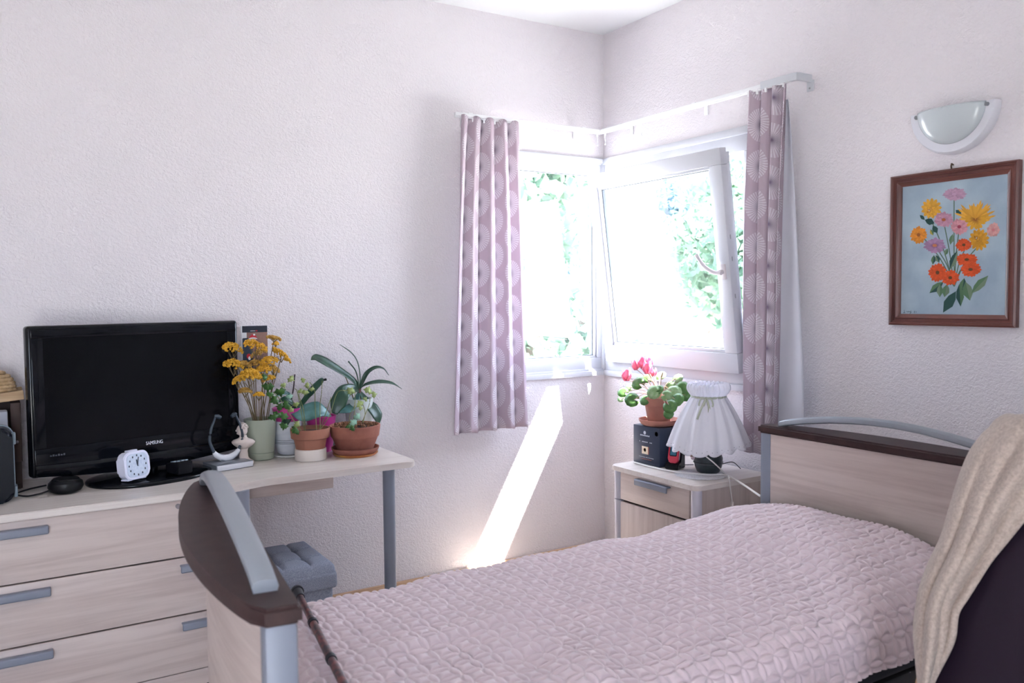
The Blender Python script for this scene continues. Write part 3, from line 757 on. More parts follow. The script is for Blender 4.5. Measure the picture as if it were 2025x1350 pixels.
# ------------------------------------------------------------------ painting
wood('walnut', (112, 66, 58), (80, 44, 40), 'z', 0.35); wood('walnut_h', (112, 66, 58), (80, 44, 40), 'y', 0.35)
pt = thing('painting', 'flower painting in a ribbed dark brown frame on the right wall', 'painting', (0, -2.03, 1.36))
QY0, QY1, QZ0, QZ1 = -2.262, -1.792, 1.357, 1.919          # outer frame
prof = [(0, -.004), (0, -.026), (.006, -.030), (.010, -.026), (.013, -.026), (.016, -.021), (.024, -.021), (.027, -.025), (.031, -.021), (.036, -.018), (.042, -.015), (.042, -.004)]
def frame_side(horizontal, lo):
    rings = []
    for w, x in prof:
        if horizontal:
            z = QZ0 + w if lo else QZ1 - w; rings.append([Vector((x, QY0 + w, z)), Vector((x, QY1 - w, z))])
        else:
            y = QY0 + w if lo else QY1 - w; rings.append([Vector((x, y, QZ0 + w)), Vector((x, y, QZ1 - w))])
    b = MB(); b.grid(rings); b.build('frame_side', 'walnut_h' if horizontal else 'walnut', pt, ang=25)
for hz__, lo in ((True, True), (True, False), (False, True), (False, False)): frame_side(hz__, lo)
IY0, IY1, IZ0, IZ1 = QY0 + .041, QY1 - .041, QZ0 + .041, QZ1 - .041
mat('canvas_blue', (168, 186, 198), 0.6, vary=(9, (150, 168, 184)), bump=(700, .15, .0005))
cv = MB().box(-.012, -.004, IY0 - .004, IY1 + .004, IZ0 - .004, IZ1 + .004).build('canvas', 'canvas_blue', pt, False)
b = MB(); b.tube(curve([(-.001, -2.022, 1.935), (-.012, -2.022, 1.938), (-.014, -2.022, 1.928), (-.010, -2.022, 1.918)], 4), .0028, 8); b.build('hanging_hook', mat('brass_old', (92, 74, 56), 0.5, 0.6), pt)
colattr('oil_paint', 0.55)
LAY = [0]
def cvp(X, Y):
    """spot of the picture, in the coordinates of an enlarged view of it"""
    u = (X - 95) / 870; top = lerp(165, 65, u); bot = lerp(1230, 1245, u)
    return (lerp(IY1, IY0, u), lerp(IZ1, IZ0, (Y - top) / (bot - top)))
class Paint:
    def __init__(s): s.mb = MB(); s.cl = s.mb.bm.loops.layers.float_color.new('paint')
    def poly(s, pts, c0, c1=None):
        LAY[0] += 1; x = -.0122 - LAY[0] * 1.1e-6
        vs = [s.mb.V((x, *cvp(*p))) for p in pts]; f = s.mb.F(vs)
        if f:
            for i, l in enumerate(f.loops): l[s.cl] = (c1 if c1 and i >= len(pts) / 2 else c0)
    def petal(s, cx, cy, a, L, w, c0, c1, r0=0.12, sx=1, sy=1):
        ca, sa = math.cos(a), math.sin(a)
        q = []
        for t, k in ((r0, .35), (.55, 1), (.85, .85), (1, .0), (.85, -.85), (.55, -1), (r0, -.35)):
            dx, dy = t * L * ca - k * w * sa, t * L * sa + k * w * ca; q.append((cx + dx * sx, cy + dy * sy))
        LAY[0] += 1; x = -.0122 - LAY[0] * 1.1e-6
        vs = [s.mb.V((x, *cvp(*p))) for p in q]; f = s.mb.F(vs)
        cs = [c0, c1, c1, c1, c1, c1, c0]
        for l, c in zip(f.loops, cs): l[s.cl] = c
    def build(s, name): s.mb.build(name, 'oil_paint', cv, False, recalc=False)
def jit(c, k=.16):
    q = .82 * (1 + R.uniform(-k, k)); return (c[0] * q, c[1] * q, c[2] * q, 1)
def stroke(pts, w, col):
    p = Paint(); q = curve([(a, c, 0) for a, c in pts], 5)
    for i in range(len(q) - 1):
        d_ = (q[i + 1] - q[i]); n_ = Vector((-d_.y, d_.x, 0)).normalized() * w * .5
        p.poly([(q[i] + n_)[:2], (q[i + 1] + n_)[:2], (q[i + 1] - n_)[:2], (q[i] - n_)[:2]], jit(col, .1))
    p.build('painted_stem')
def leafp(p0, p1, w, col, dark):
    p = Paint(); a, c = Vector((*p0, 0)), Vector((*p1, 0)); d_ = c - a; n_ = Vector((-d_.y, d_.x, 0)).normalized() * w * 1.25
    for sg, cc in ((1, col), (-1, dark)):
        p.poly([a[:2], (a + d_ * .3 + n_ * sg * .8)[:2], (a + d_ * .6 + n_ * sg)[:2], c[:2], (a + d_ * .5)[:2]], jit(cc, .08))
    p.build('painted_leaf')
G1, G2, G3 = lin(92, 128, 92), lin(44, 84, 78), lin(120, 142, 116)
for tgt in ((545, 240), (300, 590), (465, 460), (590, 520), (430, 700), (640, 680), (660, 800), (740, 660), (350, 420), (420, 880)):
    stroke([(tgt[0], tgt[1] + 10), (lerp(tgt[0], 555, .55), lerp(tgt[1], 950, .5)), (560, 1000)], 9, lin(98, 122, 104))
for a, c, w, c1, c2 in (((470, 960), (350, 1055), 26, G1, G2), ((440, 980), (440, 1090), 22, G3, G1), ((500, 980), (480, 1090), 26, G1, G3), ((640, 930), (620, 1060), 26, G1, G2), ((650, 960), (690, 1120), 34, G1, G3), ((700, 1060), (830, 910), 28, G3, G1), ((600, 980), (615, 1170), 26, G2, G1), ((575, 1040), (470, 1220), 34, G2, G2),
                     ((540, 560), (520, 650), 16, G1, G3), ((500, 680), (475, 740), 14, G3, G1), ((580, 700), (520, 860), 24, G2, G3), ((385, 735), (375, 815), 16, G1, G2), ((400, 735), (430, 800), 16, G3, G2), ((300, 440), (385, 470), 22, G2, G2), ((255, 400), (300, 440), 12, G2, G2), ((560, 360), (610, 400), 16, G2, G2), ((370, 490), (410, 550), 20, G2, G2), ((350, 520), (375, 570), 14, lin(190, 170, 70), G1)):
    leafp(a, c, w, c1, c2)
def bloom(cx, cy, rx, ry, rings, col, tip, mid, n=17):
    rx *= 1.08; ry *= 1.08
    p = Paint()
    for k in range(rings):
        s_ = 1 - .25 * k
        for i in range(n - 2 * k):
            a = 2 * PI * (i + .5 * (k % 2)) / (n - 2 * k) + R.uniform(-.06, .06)
            p.petal(cx, cy, a, rx * s_ * R.uniform(.88, 1.06), rx * s_ * 3.0 / n, jit(col, .18), jit(tip, .16), .1, 1, ry / rx)
    p.poly([(cx + rx * .2 * math.cos(2 * PI * i / 10), cy + ry * .2 * math.sin(2 * PI * i / 10)) for i in range(10)], mid)
    p.build('painted_flower')
MV, MVl, OR, RD, YL, BR = lin(150, 96, 128), lin(196, 156, 182), lin(222, 120, 40), lin(216, 66, 34), lin(226, 168, 52), lin(150, 88, 34)
def dome(cx, cy, rx, ry, tilt, col, dark):
    p = Paint()
    for k in range(5):
        s_ = 1 - .2 * k
        for i in range(16):
            a = tilt + PI * (-1.15 + 2.3 * i / 15)
            p.petal(cx - rx * .12 * k * math.cos(tilt), cy - ry * .12 * k * math.sin(tilt), a, rx * s_, rx * s_ * .17, jit(dark, .2), jit(col, .16), .3, 1, ry / rx)
    p.build('painted_flower')
bloom(860, 530, 48, 60, 2, lin(206, 140, 140), lin(218, 160, 156), lin(196, 120, 124), 13)
bloom(545, 228, 98, 52, 3, MV, MVl, lin(186, 150, 176)); dome(355, 345, 92, 88, -.8, lin(228, 168, 56), lin(176, 104, 44))
bloom(462, 440, 82, 62, 3, MV, lin(198, 146, 168), lin(168, 92, 50)); bloom(592, 500, 72, 66, 3, lin(176, 76, 96), lin(214, 150, 160), lin(150, 60, 80))
p = Paint()
for i in range(26):
    a = -PI * .5 + PI * (-.46 + .96 * i / 25); p.petal(720, 450, a, R.uniform(110, 185), 9, jit(lin(214, 150, 44)), jit(lin(230, 170, 60)), .05)
for i in range(16):
    a = PI * .5 + PI * (-.6 + 1.2 * i / 15); p.petal(720, 440, a, R.uniform(60, 95), 15, jit(BR), jit(lin(222, 164, 50)), .05)
p.build('painted_flower')
dome(752, 610, 82, 96, .55, lin(218, 156, 42), lin(140, 84, 34)); bloom(248, 565, 74, 70, 3, lin(206, 100, 30), lin(232, 146, 48), BR)
bloom(390, 655, 92, 62, 2, lin(126, 78, 116), lin(176, 136, 172), lin(196, 120, 80))
for cx, cy, rx, ry in ((632, 652, 64, 54), (658, 775, 86, 54), (690, 858, 82, 60), (418, 882, 74, 74), (526, 926, 74, 62)): bloom(cx, cy, rx, ry, 3, lin(186, 50, 26), lin(228, 88, 40), lin(96, 60, 30))
for pts in ([(128, 1196), (132, 1218), (120, 1218), (140, 1218)], [(150, 1205), (158, 1215), (166, 1205), (172, 1216), (180, 1206), (188, 1214)], [(192, 1200), (184, 1225), (178, 1232), (196, 1212)], [(218, 1208), (226, 1206), (218, 1220), (228, 1220)], [(238, 1206), (238, 1222)]):
    stroke(pts, 3.2, lin(70, 84, 96))

# ------------------------------------------------------------------ television
mat('tv_gloss', (12, 14, 19), 0.1, spec=0.28); mat('tv_screen', (11, 12, 15), 0.16, spec=0.16); mat('logo_silver', (225, 228, 236), 0.4, 0.0); mat('black_plastic', (12, 13, 18), 0.34, spec=0.25)
TVW, TVH, TVR = .812, .552, math.radians(14.0)
TM = rot((-2.455, -.205, .836), TVR)                       # local: x along the set, -y towards the room, z up
tv = thing('television', 'black flat-screen television with oval stand on the worktop', 'television', (-2.455, -.2, ZD))
b = MB(TM); b.box(-TVW / 2, TVW / 2, 0, .045, 0, TVH, .012, 4); bz = b.build('bezel', 'tv_gloss', tv)
b = MB(TM); b.ring('y', -.006, .004, (-TVW / 2 + .012, TVW / 2 - .012, .03, TVH - .012), (-TVW / 2 + .052, TVW / 2 - .052, .105, TVH - .045), .003); b.build('bezel_front', 'tv_gloss', bz)
b = MB(TM); b.box(-TVW / 2 + .051, TVW / 2 - .051, -.003, .002, .104, TVH - .044); tag(b.build('screen', 'tv_screen', tv, False), 'switched-off dark screen')
b = MB(TM)                                                   # curved lower lip
P = []
for i in range(41):
    t = i / 40; x = lerp(-TVW / 2 + .012, TVW / 2 - .012, t); sag = .032 * math.sin(PI * t)
    P.append([(x, -.004, .05 - sag * .3), (x, -.014, .044 - sag * .55), (x, -.017, .03 - sag * .7), (x, -.010, .006 - sag * .8), (x, .02, .0 - sag * .6), (x, .02, .05 - sag * .3)])
b.grid(P, wrap=True); b.build('lower_lip', 'tv_gloss', bz, ang=50)
b = MB(TM); b.box(-.34, .34, .04, .085, .04, .46, .02, 3); b.build('back_housing', 'black_plastic', tv)
text('logo', 'SAMSUNG', .019, 'logo_silver', tv, TM @ Matrix.Translation((.035, -.0075, .077)) @ Matrix.Rotation(PI / 2, 4, 'X'), .0006, .066)
mat('dim_print', (58, 62, 70), 0.5)
b = MB(TM)
for k in range(6): b.box(-.345 + k * .009, -.339 + k * .009, -.0075, -.006, .074, .079 + .002 * (k % 2))
tag(b.build('small_print', 'dim_print', tv, False), kind='stuff')
b = MB(TM); b.tube([(0, .03, -.03), (0, .03, .05)], [.06, .05], 20, flat=((0, 1, 0), .5)); b.build('neck', 'tv_gloss', tv)
b = MB(TM)
el = lambda k: [(.235 * k * math.copysign(abs(math.cos(a)) ** .85, math.cos(a)), -.045 + .17 * k * math.sin(a)) for a in [2 * PI * i / 56 for i in range(56)]]
z0 = ZD - .836
R_ = [[Vector((x, y, z0 + z)) for x, y in el(k)] for k, z in ((.2, 0), (.99, 0), (1, .003), (1, .009), (.985, .013), (.9, .016), (.5, .02), (.12, .021))]
b.grid(R_, wrap=True); b.bm.verts.ensure_lookup_table(); b.F([b.bm.verts[i] for i in range(56)]); b.F([b.bm.verts[7 * 56 + i] for i in range(56)][::-1]); b.build('stand', 'tv_gloss', tv, ang=50)

# ------------------------------------------------------------------ things on the worktop, left to right
mat('navy_gloss', (8, 11, 22), 0.3, spec=0.12); mat('clip_grey', (150, 166, 176), 0.35, 0.3); mat('cable_black', (18, 18, 22), 0.5)
sp_ = thing('storage_case', 'dark navy upright case with grey clips left of the television', 'case', (-3.02, -.36, ZD))
b = MB(); q = rrect(-3.17, -2.905, ZD + .002, 1.045, .035); b.prism(q, -.435, -.30, 1)
bmesh.ops.bevel(b.bm, geom=[e for e in b.bm.edges if abs(e.verts[0].co.y - e.verts[1].co.y) < 1e-5], offset=.012, segments=3, affect='EDGES'); b.build('shell', 'navy_gloss', sp_)
b = MB()
b.tube([(x, -.368, z) for x, z in rrect(-3.172, -2.903, ZD + .004, 1.047, .036, 5)] + [(-2.903, -.368, 1.0)], .003, 6); b.build('seam', 'clip_grey', sp_)
for z in (1.0, .815):
    b = MB(); b.box(-2.907, -2.895, -.39, -.35, z - .02, z + .02, .004); b.build('clip', 'clip_grey', sp_)
mat('brown_board', (84, 62, 54), 0.6, vary=(6, (70, 50, 44), (1, 1, .2))); wood('tray_wood', (206, 176, 140), (178, 146, 112), 'x', 0.6)
st = thing('wooden_box', 'dark brown wooden box standing behind the navy case', 'box', (-2.98, -.12, ZD))
b = MB(); b.box(-2.905, -2.872, -.19, -.03, ZD + .10, 1.105, .003); b.box(-3.14, -3.12, -.19, -.03, ZD, 1.105, .003); b.box(-3.13, -2.9, -.05, -.03, ZD, 1.1); b.box(-2.9, -2.875, -.18, -.03, ZD, ZD + .10); b.box(-3.13, -2.88, -.19, -.03, ZD, ZD + .02); b.build('shell', 'brown_board', st)
b = MB(); b.ball((-2.888, -.192, .96), (.006, .006, .006), 2); b.build('knob', 'lock_steel', st)
ty = thing('wooden_tray', 'light wooden tray tilted across the top of the brown box', 'tray', (-3.0, -.12, 1.11))
b = MB(rot((-2.99, -.125, 1.118), 0, 0, math.radians(-5))); b.box(-.16, .13, -.075, .075, -.008, .006, .003); b.build('base', 'tray_wood', ty)
for y0, y1 in ((-.083, -.073), (.073, .083)):
    b = MB(rot((-2.99, -.125, 1.118), 0, 0, math.radians(-5))); b.box(-.16, .13, y0, y1, -.012, .022, .003); b.build('rim', 'tray_wood', ty)
bk = thing('straw_basket', 'upturned coiled straw basket on the wooden tray', 'basket', (-3.02, -.12, 1.13))
mat('straw', (214, 186, 146), 0.8, vary=(60, (184, 152, 112)))
for k in range(8):
    t = k / 7; rr = .112 * math.sqrt(max(.04, 1 - (t * .93) ** 3)); z = 1.136 + .088 * t
    b = MB(); b.tube([(-3.0 + rr * math.cos(a), -.12 + rr * .62 * math.sin(a), z) for a in [2 * PI * i / 40 for i in range(41)]], .0085, 8, False); b.build('coil', 'straw', bk)
b = MB(); b.ball((-3.0, -.12, 1.222), (.045, .03, .01), 2); b.build('crown', 'straw', bk)
mat('grey_card', (168, 172, 184), 0.6)
gb = tag(MB().box(-3.16, -2.915, -.275, -.205, ZD + .001, 1.085, .006).build('grey_folder', 'grey_card'), 'pale grey folder standing between the navy case and the brown box', 'folder')
pk = thing('speaker_puck', 'round black speaker puck in front of the television', 'speaker', (-2.745, -.345, ZD))
b = MB(); b.lathe([(0, 0), (.035, 0), (.052, .008), (.059, .023), (.056, .038), (.042, .05), (.02, .055), (0, .055)], (-2.745, -.35, ZD), 32); b.build('body', 'black_plastic', pk)
b = MB(); b.lathe([(.041, .052), (.043, .0505), (.045, .049), (.046, .047)], (-2.745, -.35, ZD), 32); b.build('ring', 'tv_gloss', pk)
kb = MB(); kb.tube(curve([(-2.79, -.33, ZD + .01), (-2.83, -.35, ZD + .005), (-2.87, -.36, ZD + .004), (-2.9, -.30, ZD + .004), (-2.86, -.24, ZD + .004), (-2.8, -.2, ZD + .004)], 8), .003, 8); kb.build('cable', 'cable_black', pk)

mat('clock_white', (226, 228, 246), 0.3); mat('clock_face', (214, 224, 240), 0.25, vary=(120, (196, 208, 228))); mat('ink', (60, 70, 86), 0.5)
ck = thing('alarm_clock', 'small white square alarm clock on the television stand', 'clock', (-2.515, -.36, .806))
KM = rot((-2.52, -.365, .812), math.radians(30), math.radians(-6))
b = MB(KM); b.prism(rrect(-.05, .05, 0, .098, .026, 6), -.022, .022, 1); bmesh.ops.bevel(b.bm, geom=[e for e in b.bm.edges if abs(e.verts[0].co.y - e.verts[1].co.y) < 1e-5], offset=.006, segments=3, affect='EDGES'); b.build('case', 'clock_white', ck)
b = MB(KM); b.prism(rrect(-.054, .054, -.003, .101, .028, 6), -.028, -.02, 1); bmesh.ops.bevel(b.bm, geom=[e for e in b.bm.edges if abs(e.verts[0].co.y - e.verts[1].co.y) < 1e-5], offset=.003, segments=2, affect='EDGES'); rim_ = b.build('rim', 'clock_white', ck)
b = MB(KM); b.prism(rrect(-.044, .044, .006, .092, .02, 6), -.0295, -.027, 1); fc_ = b.build('face', 'clock_face', ck)
b = MB(KM)
for k in range(12):
    a = 2 * PI * k / 12; x, z = .036 * math.sin(a), .049 + .036 * math.cos(a); b.box(x - .0022, x + .0022, -.0305, -.0293, z - .0035, z + .0035)
tag(b.build('hour_mark', 'ink', fc_, False), kind='stuff')
for nm, a, l, w in (('hour_hand', -.15, .02, .0022), ('minute_hand', .2, .03, .0016)):
    b = MB(KM @ Matrix.Translation((0, -.031, .049)) @ Matrix.Rotation(a, 4, 'Y')); b.box(-w, w, 0, .0006, -.004, l); b.build(nm, 'ink', fc_, False)
b = MB(KM); b.box(-.02, .02, -.012, .012, .099, .106, .003, 3); b.build('snooze_bar', 'clock_white', ck)
for sx in (-.03, .03):
    b = MB(KM); b.box(sx - .01, sx + .01, -.02, .02, -.006, .002, .002); b.build('foot', 'clock_white', ck)
rc_ = thing('card_reader', 'small black wedge-shaped device standing on the television stand', 'device', (-2.36, -.30, .803))
RM = rot((-2.352, -.325, .806), math.radians(20))
b = MB(RM); b.prism([(-.045, 0), (.04, 0), (.045, .035), (-.045, .05)], -.032, .032, 0); bmesh.ops.bevel(b.bm, geom=b.bm.edges[:], offset=.004, segments=2, affect='EDGES'); b.build('body', 'black_plastic', rc_)
b = MB(RM @ Matrix.Translation((0, 0, .0435)) @ Matrix.Rotation(-.167, 4, 'X'))
for i in range(3):
    for j in range(3): b.box(-.022 + i * .017, -.012 + i * .017, -.03 + j * .02, -.018 + j * .02, 0, .004)
tag(b.build('key', 'clip_grey', rc_, False), kind='stuff')

hd = thing('charging_dock', 'flat silver charging dock holding the listening headset', 'dock', (-2.14, -.22, ZD))
mat('dock_silver', (150, 156, 166), 0.3, 0.5); mat('dock_white', (226, 228, 234), 0.35)
DM = rot((-2.143, -.225, ZD), math.radians(13.5))
b = MB(DM); b.box(-.08, .08, -.062, .062, 0, .026, .003); b.build('base', 'dock_silver', hd)
b = MB(DM); b.box(-.078, .078, -.0655, -.061, .003, .024, .002); b.build('front_edge', 'dock_white', hd)
b = MB(DM); b.box(-.022, .022, .012, .03, .026, .034, .003); b.build('cradle', 'dock_silver', hd)
hs_ = thing('listening_headset', 'under-chin listening headset with grey arms standing on the dock', 'headset', (-2.143, -.215, .812))
mat('headset_arm', (54, 66, 78), 0.35, spec=0.5); mat('headset_white', (224, 226, 232), 0.35)
XM = rot((-2.143, -.205, .815), math.radians(10))
arc = lambda t: Vector((.066 * math.sin(t) * (1.0 if abs(t) < 1.6 else 1.0), 0, .078 - .072 * math.cos(t)))
b = MB(XM); b.tube([arc(t) for t in np.linspace(-.95, .95, 22)], [.008 + .006 * math.cos(t * 1.5) for t in np.linspace(-.95, .95, 22)], 12, flat=((0, 1, 0), .75)); b.build('receiver', 'headset_white', hs_)
for sg in (-1, 1):
    arm_ = curve([arc(.9 * sg), Vector((.070 * sg, 0, .085)), Vector((.062 * sg, 0, .135)), Vector((.047 * sg, 0, .170)), Vector((.043 * sg, 0, .186))], 7)
    b = MB(XM); b.tube(arm_, [lerp(.0065, .004, i / (len(arm_) - 1)) for i in range(len(arm_))], 10); ao = b.build('arm', 'headset_arm', hs_)
    b = MB(XM); b.tube([(.046 * sg, 0, .186), (.034 * sg, -.002, .183), (.022 * sg, -.004, .176)], [.006, .0095, .007], 12); b.build('ear_pad', 'headset_arm', ao)

bs = thing('bust_figurine', 'small cream plaster bust beside the green vase', 'figurine', (-2.06, -.165, ZD))
mat('plaster_cream', (226, 212, 204), 0.7, bump=(60, .3, .002))
BM_ = rot((-2.068, -.18, ZD), math.radians(-25))
b = MB(BM_); b.lathe([(0, 0), (.042, 0), (.042, .008), (.036, .013), (.024, .02), (.019, .03), (.017, .055), (.02, .064), (0, .066)], (0, 0, 0), 28); b.build('pedestal', 'plaster_cream', bs)
b = MB(BM_)
prof_b = [(.0, .060), (.018, .064), (.034, .074), (.047, .087), (.049, .094), (.04, .102), (.022, .108), (.0145, .114), (.0145, .122)]
b.lathe(prof_b, (0, 0, 0), 28, wob=lambda th, i: (1.0 if abs(math.cos(th)) > .0 else 1) * (1 - .38 * abs(math.sin(th)) if i < 7 else 1))
b.ball((-.004, 0, .142), (.0225, .018, .026), 3)
b.ball((-.025, 0, .140), (.006, .004, .006), 2); b.ball((-.019, 0, .129), (.008, .008, .006), 2); b.ball((-.020, 0, .148), (.006, .012, .006), 2)
for k in range(26):
    a = R.uniform(-1.9, 1.9); e_ = R.uniform(.1, 1.3); b.ball((-.004 + .022 * math.cos(a) * math.cos(e_), .018 * math.sin(a) * math.cos(e_) * 1.05, .148 + .022 * math.sin(e_)), .0065, 1)
b.build('head_and_shoulders', 'plaster_cream', bs, ang=70)

# photo card on the wall
cd = thing('photo_calendar', 'narrow printed photo calendar with dark header on the wall behind the flowers', 'calendar', (-1.96, 0, 1.16))
c0, c1, c2, c3 = -2.018, -1.908, 1.13, 1.36
mat('card_white', (226, 228, 232), 0.5); mat('card_dark', (34, 42, 56), 0.5); mat('sofa_print', (156, 120, 106), 0.6, vary=(20, (132, 100, 94))); mat('blue_print', (52, 66, 84), 0.6, vary=(30, (38, 50, 68))); mat('red_print', (196, 38, 54), 0.6); mat('skin_print', (226, 186, 176), 0.6)
b = MB(); b.box(c0 - .004, c1, -.008, -.002, c2, c3, .0005); cdb = b.build('sheet', 'card_white', cd, False)
def pr(nm, pts, m, l): MB().prism([(c0 + (c1 - c0) * u, c2 + (c3 - c2) * v) for u, v in pts], -.0082 - l * .0002, -.008, 1).build(nm, m, cdb, False)
pr('header', [(0, .875), (1, .875), (1, 1), (0, 1)], 'card_dark', 1); pr('print_backdrop', [(0.02, .1), (1, .1), (1, .875), (0.02, .875)], 'sofa_print', 1); pr('print_shade', [(0, .1), (.42, .1), (.4, .55), (.2, .78), (0, .76)], 'blue_print', 2); pr('print_cushion', [(0, .77), (.17, .77), (.17, .875), (0, .875)], 'card_white', 3)
circ = lambda cx, cy, rx, ry, a0=0, a1=2 * PI, n=18: [(cx + rx * math.cos(a0 + (a1 - a0) * i / n), cy + ry * math.sin(a0 + (a1 - a0) * i / n)) for i in range(n + (0 if a1 - a0 > 6.2 else 1))]
pr('print_face', circ(.41, .71, .14, .055), 'skin_print', 3); pr('print_hat', circ(.42, .745, .16, .09, 0, PI), 'red_print', 4); pr('print_hat_band', circ(.42, .745, .175, .035, .1, PI - .1) + circ(.42, .745, .14, .005, PI - .1, .1), 'card_white', 5); pr('print_pompom', circ(.47, .83, .04, .018), 'card_white', 5)
pr('print_toy', circ(.24, .42, .09, .05), 'red_print', 4); pr('print_toy_face', circ(.26, .38, .05, .035), 'card_white', 5); pr('print_lettering', [(.32, .9), (.52, .9), (.52, .908), (.32, .908)], 'card_white', 2); pr('print_emblem', circ(.57, .904, .035, .012), 'red_print', 3)

# ------------------------------------------------------------------ plants on the worktop
def leaf3d(spine, widths, up, n=6, fold=.25, k=8):
    """curved strap leaf: spine points, half widths, up vector; returns grid rows"""
    q = curve(spine, k); rows = []; ws = np.interp(np.linspace(0, len(widths) - 1, len(q)), range(len(widths)), widths)
    for i, p in enumerate(q):
        t = (q[min(i + 1, len(q) - 1)] - q[max(i - 1, 0)]).normalized(); s_ = t.cross(Vector(up)).normalized(); nn = s_.cross(t).normalized()
        rows.append([p + s_ * ws[i] * u + nn * abs(u) * ws[i] * fold for u in [-1 + 2 * j / n for j in range(n + 1)]])
    return rows
def strap(name, spine, widths, m, par, up=(0, -.5, 1), fold=.25):
    b = MB(); b.grid(leaf3d(spine, widths, up, fold=fold)); return b.build(name, m, par, ang=180, solid=.0016)
mat('vase_green', (172, 180, 162), 0.32, coat=.2); mat('stem_dry', (122, 104, 74), 0.8); mat('yarrow', (236, 184, 58), 0.85, vary=(70, (214, 156, 38))); mat('yarrow_dry', (206, 166, 84), 0.9, vary=(70, (176, 130, 54)))
VX, VY = -1.978, -.115
vs_ = tag(MB().lathe([(0, 0), (.05, 0), (.055, .004), (.0575, .03), (.0555, .032), (.0575, .034), (.068, .172), (.069, .176), (.064, .176), (.062, .16), (.052, .03), (0, .028)], (VX, VY, ZD), 48).build('flower_vase', 'vase_green', None, ang=30), 'pale sage green vase holding yellow dried flowers', 'vase')
fl = thing('dried_bouquet', 'bunch of yellow dried yarrow standing in the sage green vase', 'flowers', (VX, VY, ZD + .03))
HEADS = [(460, 691, 17, 12, 0), (505, 685, 20, 11, 0), (462, 723, 17, 11, 0), (542, 669, 13, 4, 1), (545, 680, 5, 4, 0), (556, 702, 16, 8, 0), (532, 714, 16, 7, 0), (500, 722, 14, 10, 1), (483, 720, 9, 6, 1), (522, 731, 14, 9, 0), (494, 737, 15, 7, 0), (492, 748, 24, 10, 0), (470, 754, 9, 8, 0), (542, 733, 9, 9, 1), (532, 750, 11, 7, 0), (519, 748, 7, 8, 0), (485, 774, 12, 6, 1), (512, 782, 9, 6, 0), (512, 700, 14, 9, 1)]
for i, (hx, hy, rx, ry, dry) in enumerate(HEADS):
    Y = VY - .03 + R.uniform(-.05, .04) - (.03 if hy > 735 else 0)
    c = at(hx, hy, 1, Y); k = 3.6 / FPX; rx *= k * 1.12; ry *= k * 1.25
    foot = Vector((VX + R.uniform(-.022, .022), VY + R.uniform(-.022, .022), ZD + .04)); m1 = foot.lerp(c, .45) + Vector((R.uniform(-.008, .008), R.uniform(-.008, .008), .02))
    b = MB(); b.tube(curve([foot, m1, c - Vector((0, 0, ry * .4))], 6), .0019, 6); stm = b.build('stem', 'stem_dry', fl)
    b = MB()
    for q in range(5):
        a = 2 * PI * q / 5; b.tube([c - Vector((0, 0, ry * 1.5)), c + Vector((math.cos(a) * rx * .6, math.sin(a) * rx * .6, 0))], .0011, 5)
    b.build('umbel_rays', 'stem_dry', stm)
    b = MB(); nb = int(40 + rx * 2200)
    tx, ty_ = R.uniform(-.3, .3), R.uniform(-.3, .5)
    if i == 5: tx = -.8
    for q in range(nb):
        a, r_ = R.uniform(0, 2 * PI), math.sqrt(R.random()); dx, dy = r_ * math.cos(a) * rx, r_ * math.sin(a) * rx * .85
        b.ball(c + Vector((dx, dy, ry * .75 * (1 - r_ * r_) + tx * dx + ty_ * dy * .6 + R.uniform(-.2, .2) * ry)), (R.uniform(.004, .0062), R.uniform(.004, .0062), R.uniform(.0035, .0055)), 1)
    b.build('flower_head', 'yarrow_dry' if dry else 'yarrow', fl, ang=70)

mat('lace_white', (226, 224, 222), 0.85, bump=(300, .6, .002)); mat('pot_white', (224, 228, 234), 0.3, vary=(14, (206, 212, 220), (1, 1, 3))); mat('pot_pink', (206, 66, 150), 0.35, coat=.3); mat('soil', (62, 46, 40), 0.95, bump=(90, 1, .006), vary=(80, (40, 30, 28)))
mat('orchid_leaf', (48, 84, 62), 0.32, spec=0.5, vary=(26, (36, 68, 54))); mat('orchid_leaf_blue', (88, 138, 136), 0.34, spec=0.5, vary=(20, (52, 96, 92))); mat('cane_dark', (58, 40, 46), 0.6)
WX, WY = -1.855, -.108
ls = tag(MB().lathe([(0, 0), (.058, 0), (.064, .002), (.066, .005), (.062, .008), (.05, .007), (0, .007)], (WX, WY, ZD), 48, wob=lambda th, i: 1 + (.03 * math.cos(th * 16) if i > 0 else 0)).build('lace_coaster', 'lace_white'), 'round white lace coaster under the white flowerpot', 'coaster')
wp = thing('white_flowerpot', 'white flowerpot with grey stripes behind the terracotta pots', 'flowerpot', (WX, WY, ZD + .009))
b = MB(); b.lathe([(0, 0), (.036, 0), (.045, .008), (.055, .04), (.058, .075), (.0575, .148), (.054, .148), (.054, .08), (.04, .02), (0, .015)], (WX, WY, ZD + .009), 44); b.build('body', 'pot_white', wp)
mat('stripe_grey', (156, 162, 172), 0.4)
for z in (.052, .058, .066):
    b = MB(); b.lathe([(.0572, z - .0015), (.0592, z - .001), (.0592, z + .001), (.0575, z + .0015)], (WX, WY, ZD + .009), 44); b.build('stripe', 'stripe_grey', wp)
op = thing('orchid_plant', 'leafy orchid in a bright pink pot set inside the white flowerpot', 'potted plant', (WX, WY, ZD + .1))
b = MB(); b.lathe([(0, .1), (.038, .1), (.05, .155), (.062, .19), (.066, .208), (.067, .214), (.062, .214), (.058, .19), (.05, .17)], (WX, WY, ZD), 44); b.build('pot', 'pot_pink', op)
b = MB(); b.lathe([(.056, .188), (.03, .193), (0, .195)], (WX, WY, ZD), 24); b.build('soil', 'soil', op)
O = Vector((WX + .005, WY - .005, ZD + .195))
A_ = lambda x, y, Y: at(x, y, 1, Y)
